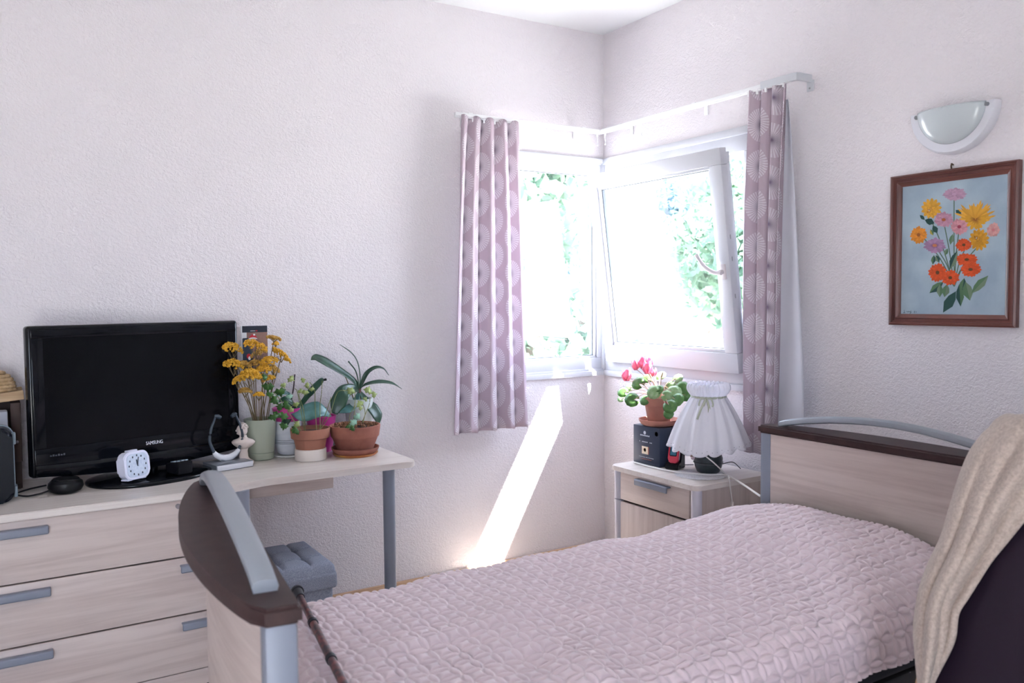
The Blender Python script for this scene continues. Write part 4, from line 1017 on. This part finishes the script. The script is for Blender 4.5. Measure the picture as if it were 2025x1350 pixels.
strap('leaf', [O, A_(592, 800, -.12), A_(612, 775, -.13), A_(634, 753, -.13), A_(641, 750, -.13)], [.006, .017, .021, .014, .002], 'orchid_leaf', op, (.6, -.5, .3))
strap('leaf', [O, A_(585, 812, -.16), A_(600, 818, -.18), A_(630, 810, -.19), A_(655, 823, -.17)], [.008, .03, .042, .040, .004], 'orchid_leaf_blue', op, (0, -.75, .6), .12)
strap('leaf', [O, A_(578, 800, -.14), A_(565, 790, -.15), A_(548, 795, -.16)], [.006, .016, .018, .003], 'orchid_leaf', op, (0, -.6, .8))
strap('leaf', [O, A_(570, 780, -.12), A_(560, 778, -.16), A_(545, 784, -.2)], [.006, .014, .014, .003], 'orchid_leaf_blue', op, (0, -.6, .8))
strap('leaf', [O, A_(572, 822, -.15), A_(562, 838, -.17), A_(556, 846, -.18)], [.006, .016, .016, .003], 'orchid_leaf', op, (0, -.9, .3))
b = MB(); b.tube(curve([O, A_(580, 770, -.12), A_(583, 740, -.12)], 6), .0032, 8); b.build('flower_spike', 'cane_dark', op)
b = MB(); b.tube([A_(640, 751, -.13), A_(645, 750, -.128)], [.005, .006], 8); b.build('leaf_tip_tie', 'black_plastic', op)

# second pink pot
p2x, p2y = -1.695, -.085
p2 = thing('pink_flowerpot', 'magenta pink flowerpot half hidden between the two terracotta pots', 'flowerpot', (p2x, p2y, ZD))
b = MB(); b.lathe([(0, 0), (.045, 0), (.048, .005), (.066, .155), (.068, .163), (.063, .163), (.058, .13), (0, .125)], (p2x, p2y, ZD), 44); b.build('body', 'pot_pink', p2)
b = MB(); b.lathe([(.059, .14), (.03, .146), (0, .147)], (p2x, p2y, ZD), 24); b.build('soil', 'soil', p2)
b = MB(); b.tube([Vector((p2x - .03, p2y - .02, ZD + .14)), A_(645, 805, -.1)], .0022, 6); b.build('stick', 'stem_dry', p2)

# ivy in terracotta
mat('terracotta', (172, 116, 94), 0.75, vary=(12, (156, 102, 82)), bump=(90, .2, .002)); mat('terracotta_old', (164, 104, 86), 0.8, vary=(16, (142, 86, 72)), bump=(50, .3, .003)); mat('cream_ceramic', (236, 226, 218), 0.3)
mat('ivy_leaf', (74, 122, 50), 0.45, vary=(40, (54, 96, 44)), trans=.12); mat('ivy_pale', (176, 190, 122), 0.5, vary=(40, (150, 168, 96)), trans=.15); mat('ivy_blue', (146, 186, 160), 0.45, vary=(40, (120, 164, 140))); mat('ivy_stem', (134, 140, 88), 0.7); mat('bark_chip', (150, 104, 72), 0.9, vary=(60, (112, 76, 54)))
IX, IY = -1.802, -.252
cs = tag(MB().lathe([(0, 0), (.064, 0), (.067, .003), (.067, .047), (.065, .05), (.062, .05), (.061, .012), (0, .012)], (IX, IY, ZD), 48).build('cream_saucer', 'cream_ceramic', None, ang=30), 'deep cream ceramic saucer under the small terracotta pot', 'saucer')
iv = thing('ivy_plant', 'trailing ivy with bare stems in the small terracotta pot', 'potted plant', (IX, IY, ZD + .013))
b = MB(); b.lathe([(0, .013), (.052, .013), (.056, .018), (.070, .093), (.078, .094), (.081, .096), (.084, .132), (.083, .137), (.078, .137), (.074, .12), (.06, .11)], (IX, IY, ZD), 48); b.build('pot', 'terracotta', iv, ang=30)
b = MB(); b.lathe([(.075, .118), (.04, .124), (0, .126)], (IX, IY, ZD), 30); b.build('soil', 'soil', iv)
def ivy(p, size, nrm, up, m, par, name='leaf'):
    n_ = Vector(nrm).normalized(); u = Vector(up); u = (u - n_ * u.dot(n_)).normalized(); s_ = u.cross(n_)
    out = [(0, -.15), (.35, -.45), (.62, -.1), (.95, .05), (.62, .32), (.5, .62), (.22, .6), (0, 1.1), (-.22, .6), (-.5, .62), (-.62, .32), (-.95, .05), (-.62, -.1), (-.35, -.45)]
    b = MB(); c = b.V(Vector(p) + n_ * size * .12); vs = [b.V(Vector(p) + (s_ * x + u * y) * size * .62 - n_ * size * .1 * (x * x)) for x, y in out]
    for k in range(len(vs)): b.F((c, vs[k], vs[(k + 1) % len(vs)]))
    return b.build(name, m, par, ang=60, recalc=False, solid=.0008)
Bp = lambda x, y, dy=0: at(x, y, 1, IY + dy)
STEMS = [[(602, 852, 0), (596, 815, -.01), (588, 775, -.01), (583, 768, 0)], [(604, 852, 0), (600, 810, 0), (592, 785, .01), (591, 778, 0)], [(626, 852, -.01), (623, 800, 0), (622, 772, 0), (613, 755, 0)], [(633, 850, 0), (633, 800, .01), (636, 775, 0), (637, 752, .01)], [(632, 848, -.02), (645, 815, -.03), (655, 785, -.02)], [(634, 848, -.02), (652, 820, -.04), (665, 780, -.02), (674, 772, -.03), (690, 773, -.02)], [(596, 852, -.03), (580, 830, -.06), (565, 805, -.07), (550, 785, -.08), (540, 775, -.08)]]
for st_ in STEMS:
    b = MB(); b.tube(curve([Bp(*q) for q in st_], 7), .0016, 6); b.build('stem', 'ivy_stem', iv)
LV = [(553, 772, 15, 0, -.08), (530, 762, 15, 0, -.09), (545, 790, 14, 0, -.09), (522, 745, 10, 0, -.09), (560, 760, 9, 1, -.07), (568, 800, 13, 0, -.1), (549, 818, 12, 0, -.1), (561, 820, 14, 0, -.1), (540, 822, 13, 0, -.11), (562, 840, 12, 0, -.1), (576, 808, 10, 1, -.08), (580, 848, 12, 0, -.09), (586, 838, 10, 1, -.09), (588, 852, 10, 0, -.1), (574, 748, 11, 1, -.02), (598, 752, 8, 1, 0), (593, 772, 8, 1, -.01), (604, 774, 10, 1, -.01), (609, 762, 9, 1, 0), (616, 768, 8, 1, -.01), (572, 782, 10, 2, -.06), (585, 798, 9, 1, -.05), (690, 773, 12, 1, -.02), (555, 805, 11, 0, -.1), (534, 778, 10, 0, -.1)]
for x, y, sz, kd, dy in LV:
    ivy(Bp(x, y, dy), sz * 3.4 / FPX * 1.5, (R.uniform(-.5, .3), -1, R.uniform(-.1, .7)), (R.uniform(-.9, .9), 0, R.uniform(-1, .2)), ('ivy_leaf', 'ivy_pale', 'ivy_blue')[kd], iv)
    if R.random() < .7:
        b = MB(); p_ = Bp(x, y, dy); b.tube([p_, p_ + Vector((R.uniform(-.02, .02), .012, R.uniform(-.02, .025)))], .0009, 5); b.build('leaf_stalk', 'ivy_stem', iv)

# wide bowl with chips
GX, GY = -1.600, -.256
bp1 = tag(MB().lathe([(0, 0), (.088, 0), (.098, .008), (.1, .011), (.095, .011), (.085, .005), (0, .005)], (GX, GY, ZD), 48).build('plate', mat('plate_yellow', (214, 160, 84), 0.35, vary=(18, (190, 104, 70)))), 'thin yellow-rimmed plate under the terracotta bowl', 'plate')
bp2 = tag(MB().lathe([(0, .0), (.084, 0), (.098, .012), (.104, .024), (.105, .029), (.1, .029), (.09, .014), (0, .012)], (GX, GY, ZD + .0065), 48).build('terracotta_saucer', 'terracotta_old'), 'round terracotta saucer under the wide terracotta bowl', 'saucer')
gw = thing('planted_bowl', 'wide weathered terracotta bowl with bark chips and small ivy', 'potted plant', (GX, GY, ZD + .019))
b = MB(); b.lathe([(0, .020), (.072, .020), (.078, .024), (.1, .08), (.1035, .083), (.106, .088), (.112, .128), (.111, .134), (.105, .134), (.1, .12), (.09, .11)], (GX, GY, ZD), 52); b.build('bowl', 'terracotta_old', gw, ang=30)
b = MB(); b.lathe([(.101, .12), (.06, .13), (0, .135)], (GX, GY, ZD), 30); b.build('soil', 'soil', gw)
for k in range(150):
    a, r_ = R.uniform(0, 2 * PI), .098 * math.sqrt(R.random()); z = ZD + .126 + .012 * (1 - r_ / .1) + R.uniform(0, .008)
    M_ = Matrix.Translation((GX + r_ * math.cos(a), GY + r_ * math.sin(a), z)) @ Matrix.Rotation(R.uniform(0, 6), 4, (R.gauss(0, 1), R.gauss(0, 1), R.gauss(0, 1)))
    if k == 0:
        b = MB(); b.ball((0, 0, 0), (.009, .005, .003), 1); chip0 = b.build('bark_chip', 'bark_chip', gw, False).data; o_ = COL.objects['bark_chip']
    else:
        o_ = bpy.data.objects.new('bark_chip', chip0); COL.objects.link(o_); o_.parent = gw; o_.matrix_parent_inverse = base_matrix(gw).inverted()
    o_.matrix_basis = M_ @ Matrix.Diagonal((R.uniform(.7, 1.3), R.uniform(.7, 1.4), R.uniform(.8, 1.6), 1))
Cp = lambda x, y, dy=0: at(x, y, 1, GY + dy)
for st_ in ([(698, 840, -.03), (702, 800, -.04), (702, 775, -.04)], [(690, 838, -.04), (692, 820, -.05), (700, 805, -.05), (702, 795, -.05)], [(716, 835, -.03), (722, 820, -.04), (730, 800, -.04), (732, 785, -.04)], [(718, 835, -.04), (722, 815, -.04), (718, 800, -.04)], [(700, 842, -.07), (706, 828, -.08), (706, 820, -.08)]):
    b = MB(); b.tube(curve([Cp(*q) for q in st_], 6), .0015, 6); b.build('stem', 'ivy_stem', gw)
for x, y, sz, kd, dy in ((695, 774, 13, 1, -.04), (728, 774, 16, 1, -.04), (738, 780, 11, 1, -.04), (713, 800, 14, 1, -.05), (712, 806, 9, 1, -.06), (705, 822, 13, 2, -.09), (700, 838, 15, 2, -.11), (698, 846, 10, 0, -.12), (688, 842, 8, 0, -.1), (722, 790, 9, 1, -.04)):
    ivy(Cp(x, y, dy), sz * 3.5 / FPX * 1.3, (R.uniform(-.4, .3), -1, R.uniform(0, .6)), (R.uniform(-.8, .8), 0, R.uniform(-.6, .8)), ('ivy_leaf', 'ivy_pale', 'ivy_blue')[kd], gw)

# tall orchid behind the bowl
TX, TY = -1.512, -.082
mat('pot_clear', (214, 224, 222), 0.3, spec=.5)
og = thing('tall_orchid', 'tall orchid with long arching leaves in a pale pot behind the wide bowl', 'potted plant', (TX, TY, ZD))
b = MB(); b.lathe([(0, 0), (.05, 0), (.053, .006), (.066, .222), (.068, .228), (.063, .228), (.06, .2), (0, .19)], (TX, TY, ZD), 44); b.build('pot', 'pot_clear', og)
b = MB(); b.lathe([(.062, .205), (.03, .215), (0, .217)], (TX, TY, ZD), 24); b.build('soil', 'soil', og)
C0 = A_(711, 768, -.085); base_ = Vector((TX, TY, ZD + .212))
b = MB(); b.tube([base_, C0], [.010, .008], 10)
for k in range(7):
    a = 2 * PI * k / 7; b.tube(curve([C0.lerp(base_, .3), C0.lerp(base_, .7) + Vector((.014 * math.cos(a), .014 * math.sin(a), 0)), base_ + Vector((.03 * math.cos(a), .03 * math.sin(a), 0))], 4), .0028, 6)
b.build('roots', mat('root_brown', (120, 84, 80), .7), og)
strap('leaf', [C0, A_(697, 750, -.09), A_(672, 733, -.10), A_(645, 717, -.11), A_(625, 708, -.115), A_(615, 711, -.115)], [.008, .015, .021, .027, .022, .002], 'orchid_leaf', og, (-.2, -.65, .75), .18)
strap('leaf', [C0, A_(711, 740, -.09), A_(706, 715, -.10), A_(694, 697, -.10), A_(672, 681, -.10)], [.007, .008, .007, .005, .001], 'orchid_leaf', og, (.7, -.5, .3), .3)
strap('leaf', [C0, A_(724, 740, -.1), A_(742, 727, -.11), A_(758, 729, -.11), A_(769, 742, -.11)], [.007, .011, .011, .007, .001], 'orchid_leaf', og, (.2, -.5, .8), .3)
strap('leaf', [C0 - Vector((0, 0, .006)), A_(724, 760, -.11), A_(750, 755, -.125), A_(775, 758, -.12), A_(795, 769, -.11)], [.006, .011, .016, .014, .001], 'orchid_leaf', og, (.1, -.45, .9), .2)
strap('leaf', [C0 - Vector((0, 0, .01)), A_(698, 768, -.12), A_(680, 775, -.15), A_(668, 798, -.16), A_(662, 818, -.16)], [.006, .022, .033, .036, .012], 'orchid_leaf', og, (-.2, -.9, .3), .1)
strap('leaf', [C0 - Vector((0, 0, .012)), A_(722, 790, -.10), A_(735, 805, -.13), A_(746, 822, -.14), A_(748, 838, -.14)], [.006, .022, .032, .030, .008], 'orchid_leaf', og, (.3, -.9, .3), .1)
strap('leaf', [C0 - Vector((0, 0, .012)), A_(700, 800, -.12), A_(685, 810, -.14), A_(668, 815, -.15)], [.006, .02, .024, .006], 'orchid_leaf_blue', og, (0, -.6, .8), .1)
b = MB(); b.tube(curve([C0, A_(704, 735, -.08), A_(689, 714, -.08)], 6), [.003] * 12 + [.0042], 8); b.build('flower_spike', 'orchid_leaf', og)
b = MB(); b.tube(curve([base_ + Vector((-.02, 0, 0)), A_(690, 762, -.06), A_(682, 742, -.05)], 5), .0026, 7); b.build('support_cane', 'stem_dry', og)

# ------------------------------------------------------------------ things on the nightstand
mat('box_navy', (46, 56, 76), 0.38, spec=.5); mat('print_pale', (206, 210, 220), 0.5); mat('print_cream', (234, 214, 186), 0.5); mat('print_rust', (190, 110, 90), 0.5)
gbx = thing('gift_box', 'dark navy printed carton under the cyclamen pot', 'box', (-.27, -.76, NZ))
GX0, GX1, GY0, GY1, GZ1 = -.348, -.205, -.855, -.668, .862
b = MB(); b.box(GX0, GX1, GY0, GY1, NZ + .001, GZ1, .002); b.build('carton', 'box_navy', gbx)
def bxp(y, z): return (lerp(GY1, GY0, y), lerp(NZ, GZ1, z))
def mark(nm, pts, m): MB().prism([bxp(*p) for p in pts], GX0 - .0006, GX0 + .0002, 0).build(nm, m, gbx, False)
mark('emblem', circ(.44, .83, .045, .045), 'print_pale'); mark('stamp', circ(.88, .85, .075, .08), 'box_navy'); mark('stamp_ring', circ(.88, .85, .06, .06), 'black_plastic')
def words(nm, z, y0, y1, n, h, m):
    b = MB(); x = y0
    for k in range(n):
        w = (y1 - y0) / n; 
        if R.random() < .88: a, c = bxp(x, z - h), bxp(x + w * .68, z + h * R.choice((.6, 1, 1))); b.box(GX0 - .0006, GX0 + .0002, min(a[0], c[0]), max(a[0], c[0]), a[1], c[1])
        x += w
    tag(b.build(nm, m, gbx, False), kind='stuff')
words('brand_lettering', .755, .27, .63, 10, .018, 'print_pale'); words('title_lettering', .59, .24, .72, 15, .012, 'print_pale'); words('foot_lettering', .19, .22, .78, 24, .007, 'print_pale'); words('foot_lettering', .14, .3, .7, 16, .007, 'print_rust')
mark('picture_panel', [(.33, .27), (.56, .27), (.56, .47), (.33, .47)], 'print_cream'); mark('picture_edge', [(.56, .27), (.59, .27), (.59, .47), (.56, .47)], 'print_rust'); mark('picture_figure', circ(.445, .38, .05, .045), 'print_rust')
PXc, PYc = -.272, -.765
sau = tag(MB().lathe([(0, 0), (.072, 0), (.084, .006), (.095, .024), (.097, .03), (.092, .03), (.08, .012), (0, .01)], (PXc, PYc, GZ1 + .001), 44).build('terracotta_saucer', mat('terracotta_pink', (176, 118, 102), 0.7, vary=(12, (160, 104, 90)))), 'terracotta saucer on the navy carton below the cyclamen', 'saucer')
cy_ = thing('cyclamen', 'pink cyclamen with round leaves in a terracotta pot on the nightstand', 'potted plant', (PXc, PYc, GZ1 + .013))
PZ0 = GZ1 + .013
b = MB(); b.lathe([(0, 0), (.05, 0), (.053, .004), (.066, .082), (.072, .083), (.075, .086), (.078, .118), (.077, .122), (.072, .122), (.068, .1), (.05, .095)], (PXc, PYc, PZ0), 44); b.build('pot', 'terracotta_pink', cy_, ang=30)
b = MB(); b.lathe([(.069, .104), (.04, .11), (0, .112)], (PXc, PYc, PZ0), 24); b.build('soil', 'soil', cy_)
mat('cyc_leaf', (108, 152, 82), 0.45, vary=(45, (78, 124, 66)), trans=.3); mat('cyc_leaf_pale', (178, 200, 160), 0.5, vary=(45, (140, 176, 120)), trans=.3); mat('cyc_stem', (196, 158, 140), 0.6); mat('cyc_pink', (246, 184, 204), 0.5, vary=(40, (240, 142, 174)), trans=.4)
root_ = Vector((PXc, PYc, PZ0 + .11))
Dp = lambda x, y, dx=0: at(x, y, 0, PXc + dx)
def round_leaf(p, r, nrm, m):
    n_ = Vector(nrm).normalized(); u = (root_ - p); u = (u - n_ * u.dot(n_)).normalized(); s_ = u.cross(n_)
    b = MB(); c = b.V(p + n_ * .1 * r); K = 20; prev = None; ring1, ring2 = [], []
    for k in range(K + 1):
        a = .22 + (2 * PI - .44) * k / K; ring1.append(b.V(p + (u * math.cos(a) + s_ * math.sin(a)) * r * .55 + n_ * r * .12)); ring2.append(b.V(p + (u * math.cos(a) + s_ * math.sin(a)) * r * (1 + .03 * math.sin(a * 9)) - n_ * r * .1))
    c.co = p + u * r * .25
    for k in range(K): b.F((c, ring1[k], ring1[k + 1])); b.F((ring1[k], ring2[k], ring2[k + 1], ring1[k + 1]))
    b.build('leaf', m, cy_, ang=70, recalc=False, solid=.001)
    b = MB(); q = p + u * r * .25; b.tube(curve([root_, root_.lerp(q, .5) + Vector((0, 0, .03)), q], 5), .0016, 6); b.build('leaf_stalk', 'cyc_stem', cy_)
CL = [(1262, 757, 15, 0, -.03), (1232, 775, 12, 0, -.03), (1250, 790, 15, 0, -.07), (1275, 791, 11, 0, -.08), (1293, 775, 14, 1, -.08), (1302, 770, 11, 0, -.06), (1280, 748, 11, 0, .02), (1306, 742, 12, 1, .05), (1325, 765, 13, 1, .03), (1332, 775, 16, 1, -.02), (1338, 790, 15, 0, -.05), (1325, 803, 14, 0, -.09), (1322, 818, 10, 0, -.09), (1348, 768, 15, 0, .02), (1340, 748, 11, 1, .06), (1245, 765, 10, 1, .02), (1318, 782, 11, 1, -.06), (1358, 782, 13, 0, .02), (1228, 788, 8, 1, -.03)]
for x, y, r_, kd, dx in CL:
    round_leaf(Dp(x, y, dx), r_ * 3.95 / FPX, (-.75 + R.uniform(-.3, .3), -.45 + R.uniform(-.3, .3), R.uniform(.2, .9)), ('cyc_leaf', 'cyc_leaf_pale')[kd])
for x, y, sz, dx in ((1239, 742, 13, -.04), (1257, 722, 10, -.02), (1272, 718, 13, 0), (1280, 728, 13, -.02), (1292, 735, 9, .02), (1284, 716, 10, .02)):
    c = Dp(x, y + 5, dx); sz = sz * 3.95 / FPX * 1.35
    b = MB(); b.tube(curve([root_ + Vector((R.uniform(-.02, .02), R.uniform(-.02, .02), 0)), root_.lerp(c, .5) + Vector((0, 0, .02)), c + Vector((.004, -.01, -.012)), c - Vector((0, 0, .004))], 6), .0017, 6); fs = b.build('flower_stalk', 'cyc_stem', cy_)
    for k in range(5):
        a = 2 * PI * k / 5 + R.uniform(-.2, .2); d_ = Vector((math.cos(a), math.sin(a), 0)); tip = c + d_ * sz * .45 + Vector((R.uniform(-.2, .2) * sz, R.uniform(-.2, .2) * sz, sz * R.uniform(.9, 1.2)))
        b = MB(); b.grid(leaf3d([c - Vector((0, 0, sz * .35)), c + d_ * sz * .3 + Vector((0, 0, sz * .25)), tip], [.25 * sz, .5 * sz, .12 * sz], d_ + Vector((0, 0, .05)), n=5, k=5)); b.build('petal', 'cyc_pink', cy_, ang=180, solid=.0008)
b = MB(); q = Dp(1308, 745, -.02); b.tube([root_, q], .0015, 6); b.tube([q, Dp(1311, 736, -.02)], [.004, .0025], 8); b.build('bud', 'cyc_stem', cy_)

# emergency phone in its cradle
mat('phone_red', (206, 50, 74), 0.35, coat=.3); mat('phone_screen', (70, 128, 152), 0.25, vary=(120, (58, 110, 136)))
EM = rot((-.292, -.90, NZ), math.radians(-68))            # local -y faces the room corner of the camera
cr_ = thing('phone_cradle', 'black charging cradle holding the red handset', 'charger', (-.28, -.9, NZ))
b = MB(EM); b.prism([(-.045, .001), (.035, .001), (.035, .105), (.012, .105), (-.006, .03), (-.045, .026)], -.032, .032, 0); bmesh.ops.bevel(b.bm, geom=b.bm.edges[:], offset=.003, segments=2, affect='EDGES'); b.build('stand', 'black_plastic', cr_)
rp = thing('red_handset', 'red emergency handset with small blue screen in the black cradle', 'phone', (-.3, -.9, NZ + .03))
HMx = EM @ Matrix.Translation((0, -.021, .032)) @ Matrix.Rotation(math.radians(-13), 4, 'X')
b = MB(HMx); b.prism([(-.016, -.005), (.016, -.005), (.027, .012), (.027, .095), (.02, .102), (-.02, .102), (-.027, .095), (-.027, .012)], -.011, .008, 1); bmesh.ops.bevel(b.bm, geom=b.bm.edges[:], offset=.003, segments=2, affect='EDGES'); b.build('body', 'phone_red', rp)
b = MB(HMx); b.prism(rrect(-.0175, .0175, .026, .072, .005), -.0125, -.010, 1); sc2 = b.build('screen_frame', 'black_plastic', rp)
b = MB(HMx); b.prism(rrect(-.014, .014, .030, .068, .002), -.0135, -.0124, 1); b.build('screen', 'phone_screen', sc2, False)
b = MB(HMx); b.prism(rrect(-.008, .008, .080, .104, .004), -.013, -.010, 1); b.build('call_key', 'black_plastic', rp)
b = MB(HMx); b.box(.027, .0285, -.006, -.002, .01, .09); b.build('side_trim', 'clip_grey', rp, False)

# bedside lamp
LX, LY = -.248, -1.064
mat('lamp_base_green', (44, 56, 58), 0.3, vary=(30, (30, 38, 42)), coat=.4); mat('muslin', (242, 240, 246), 0.9, spec=.1, trans=.35); mat('ribbon', (176, 180, 162), 0.4, sheen=.3); mat('blossom', (214, 190, 196), 0.6); mat('lamp_brass', (176, 156, 120), .35, .7)
lp = thing('bedside_lamp', 'bedside lamp with gathered white cloth shade and dark pot base', 'lamp', (LX, LY, NZ))
b = MB(); b.lathe([(0, .004), (.04, .004), (.05, .01), (.06, .034), (.062, .048), (.066, .05), (.066, .054), (.062, .056), (.064, .07), (.060, .088), (.046, .102), (.03, .106), (.012, .110), (.011, .15), (0, .15)], (LX, LY, NZ), 44, wob=lambda th, i: 1 + (.03 * math.sin(3 * th + 1) if 8 < i < 12 else 0)); lb_ = b.build('pot_base', 'lamp_base_green', lp)
b = MB()
for sgn in (-.024, .022): b.ball((LX - .03 + sgn * .3, LY + sgn * 1.4, NZ + .103), (.02, .02, .012), 2)
b.build('lid_shoulder', 'lamp_base_green', lb_)
for k in range(5):
    a = 2 * PI * k / 5; pc = Vector((LX - .052, LY + .040, NZ + .078)); b = MB(); b.ball(pc + Vector((-.004, .010 * math.cos(a), .010 * math.sin(a))), (.005, .008, .008), 2); b.build('blossom_petal', 'blossom', lb_)
b = MB(); b.ball((LX - .062, LY + .040, NZ + .078), (.004, .004, .004), 1); b.build('blossom_heart', 'lamp_brass', lb_)
b = MB(); b.ball((LX - .036, LY + .058, NZ + .07), (.01, .007, .014), 2); b.build('blossom_leaf', mat('mauve_glaze', (150, 110, 136), .4), lb_)
b = MB(); b.tube([(LX, LY, NZ + .15), (LX, LY, NZ + .30)], .008, 12); b.tube([(LX, LY, NZ + .30), (LX, LY, NZ + .345)], .014, 14); b.build('stem', 'lamp_brass', lp)
b = MB(); b.ball((LX, LY, NZ + .365), (.02, .02, .03), 2); b.build('bulb', 'lamp_white', lp)
SZ0, SZ1 = NZ + .118, NZ + .405
def shade_r(t):   # t: 0 hem .. 1 neck
    return lerp(.177, .072, t ** .92) + .012 * math.sin(PI * t)
P = []; nth = 160
for i in range(34):
    t = i / 33; row = []
    for k in range(nth):
        th = 2 * PI * k / nth; pl = (.003 + .006 * (1 - t)) * math.sin(13 * th + .8 * math.sin(3 * th)) + .002 * t * math.sin(40 * th)
        dz = (-.014 * abs(math.sin(8 * th)) ** .7 * (1 - t) ** 6) - .014 * (1 - t) ** 3 * math.sin(th * 2 + .6)
        r_ = shade_r(t) + pl; row.append(Vector((LX + r_ * math.cos(th), LY + r_ * math.sin(th), lerp(SZ0 + .01, SZ1 - .055, t) + dz)))
    P.append(row)
b = MB(); b.grid(P, wrap=True); sh_ = b.build('shade', 'muslin', lp, ang=180, solid=.0012)
P = []
for i in range(12):
    t = i / 11; row = []
    for k in range(nth):
        th = 2 * PI * k / nth; r_ = .073 + .017 * math.sin(PI * min(1, t * .9)) + (.005 + .007 * t) * math.sin(26 * th + math.sin(5 * th)) * (.3 + .7 * t)
        row.append(Vector((LX + r_ * math.cos(th), LY + r_ * math.sin(th), lerp(SZ1 - .057, SZ1, t) + .004 * math.sin(26 * th + 1) * t)))
    P.append(row)
b = MB(); b.grid(P, wrap=True); b.build('ruffle', 'muslin', sh_, ang=180, solid=.0012)
zb = SZ1 - .058
b = MB(); b.lathe([(.0765, -.005), (.079, -.003), (.079, .003), (.0765, .005)], (LX, LY, zb), 60); b.build('ribbon_band', 'ribbon', sh_)
fd_ = Vector((-.78, -.62, 0)); sd = Vector((.62, -.78, 0)) * 1.0; kn = Vector((LX, LY, zb)) + fd_ * .081
b = MB(); b.ball(kn, (.006, .006, .006), 2)
for sg in (-1, 1):
    b.grid(leaf3d([kn, kn + sd * sg * .022 + Vector((0, 0, -.004)) + fd_ * .006, kn + sd * sg * .03 + Vector((0, 0, -.03)) + fd_ * .012, kn + sd * sg * .012 + Vector((0, 0, -.035)) + fd_ * .012, kn], [.0035] * 5, fd_ + Vector((0, 0, .3)), n=2, fold=0, k=5))
b.grid(leaf3d([kn, kn - sd * .018 + Vector((0, 0, -.04)) + fd_ * .022, kn - sd * .034 + Vector((0, 0, -.088)) + fd_ * .045], [.004, .0045, .005], fd_, n=2, fold=0)); b.grid(leaf3d([kn, kn + sd * .012 + Vector((0, 0, -.03)) + fd_ * .016, kn + sd * .016 + Vector((0, 0, -.058)) + fd_ * .028], [.004, .005, .006], fd_, n=2, fold=0))
b.build('ribbon_bow', 'ribbon', sh_, ang=180, solid=.0006)
mat('eyelet', (84, 78, 88), 0.8)
b = MB()
for k in range(150):
    th = 2 * PI * k / 150; r_ = shade_r(.06) + (.003 + .006 * .94) * math.sin(13 * th + .8 * math.sin(3 * th)) + .0012
    z = SZ0 + .018 - .012 * abs(math.sin(8 * th)) ** .7 - .012 * math.sin(th * 2 + .6) + (.007 if k % 3 == 0 else 0)
    b.ball((LX + r_ * math.cos(th), LY + r_ * math.sin(th), z), .0014, 1)
tag(b.build('eyelet', 'eyelet', sh_), kind='stuff')
mat('cord_white', (232, 226, 222), 0.5)
sw = [Vector((LX - .03, LY - .03, SZ0 + .02)), at(1388, 893, 0, LX - .07), at(1412, 915, 0, LX - .075), at(1434, 936, 2, NZ + .006), at(1441, 943, 1, -1.245), at(1445, 972, 1, -1.245), at(1448, 992, 1, -1.245)]
b = MB(); b.tube(curve(sw, 8), .003, 8); b.tube([sw[-1], sw[-1] - Vector((0, 0, .03))], .006, 10); b.build('switch_cord', 'cord_white', lp)
b = MB(); b.tube(curve([(LX - .04, LY + .05, NZ + .035), (LX - .07, LY + .09, NZ + .03), (-.29, -.93, NZ + .012)], 6), .002, 6); b.build('flex', 'cable_black', lp); b = MB(); b.tube(curve([(LX + .05, LY - .03, NZ + .04), (LX + .09, LY - .06, NZ + .05), (LX + .12, LY - .08, NZ + .02)], 6), .002, 6); b.build('flex', 'cable_black', lp)
dl = tag(MB().lathe([(0, .003), (.06, .003), (.09, .003), (.112, .003), (.114, .0012), (.11, 0), (0, 0)], (LX - .05, LY - .005, NZ + .0002), 72, wob=lambda th, i: 1 + (.035 * math.cos(th * 18) if i in (3, 4, 5) else 0)).build('lace_doily', mat('doily_white', (232, 230, 232), .9, bump=(260, 1, .003), vary=(170, (206, 200, 200)))), 'white lace doily under the lamp on the nightstand', 'doily')
wc = tag(MB().tube(curve([at(1254, 914, 2, NZ + .006), at(1300, 926, 2, NZ + .006), at(1345, 934, 2, NZ + .006), at(1400, 938, 2, NZ + .006), at(1436, 939, 2, NZ + .006), at(1470, 958, 1, -1.40), at(1504, 981, 1, -1.57)], 8), .0042, 8).build('extension_cord', 'cord_white'), 'white cord running across the front of the nightstand top', 'cord')

# ------------------------------------------------------------------ walking cane on the bed
mat('cane_print', (124, 62, 58), 0.35, vary=(55, (30, 26, 34))); mat('rubber_black', (26, 30, 38), 0.6)
cn = thing('walking_cane', 'folding walking cane with red patterned shaft lying by the footboard', 'cane', (-2.33, -1.85, .69))
ca, cb = Vector((-2.287, -1.592, .700)), Vector((-2.392, -2.30, .694))
q0 = ca.lerp(cb, .06)
b = MB(); b.tube([ca.lerp(cb, .05), ca.lerp(cb, .32)], .0085, 14); b.tube([ca.lerp(cb, .32), cb], .0095, 14); b.build('shaft', 'cane_print', cn)
b = MB(); b.tube([ca, ca.lerp(cb, .012), ca.lerp(cb, .014), ca.lerp(cb, .075)], [.017, .017, .013, .0115], 16); b.build('rubber_tip', 'rubber_black', cn)
for t in (.315, .62):
    b = MB(); b.tube([ca.lerp(cb, t), ca.lerp(cb, t + .025)], .0118, 14); b.build('joint_collar', 'rubber_black', cn)
d_ = (cb - ca).normalized()
b = MB(); b.tube([ca.lerp(cb, 1.0), ca.lerp(cb, 1.05)], .0125, 14); b.tube(curve([cb + d_ * .03 + Vector((.05, .015, 0)), cb + d_ * .035, cb + d_ * .03 + Vector((-.05, -.01, .005))], 6), .013, 12); b.build('grip', 'rubber_black', cn)
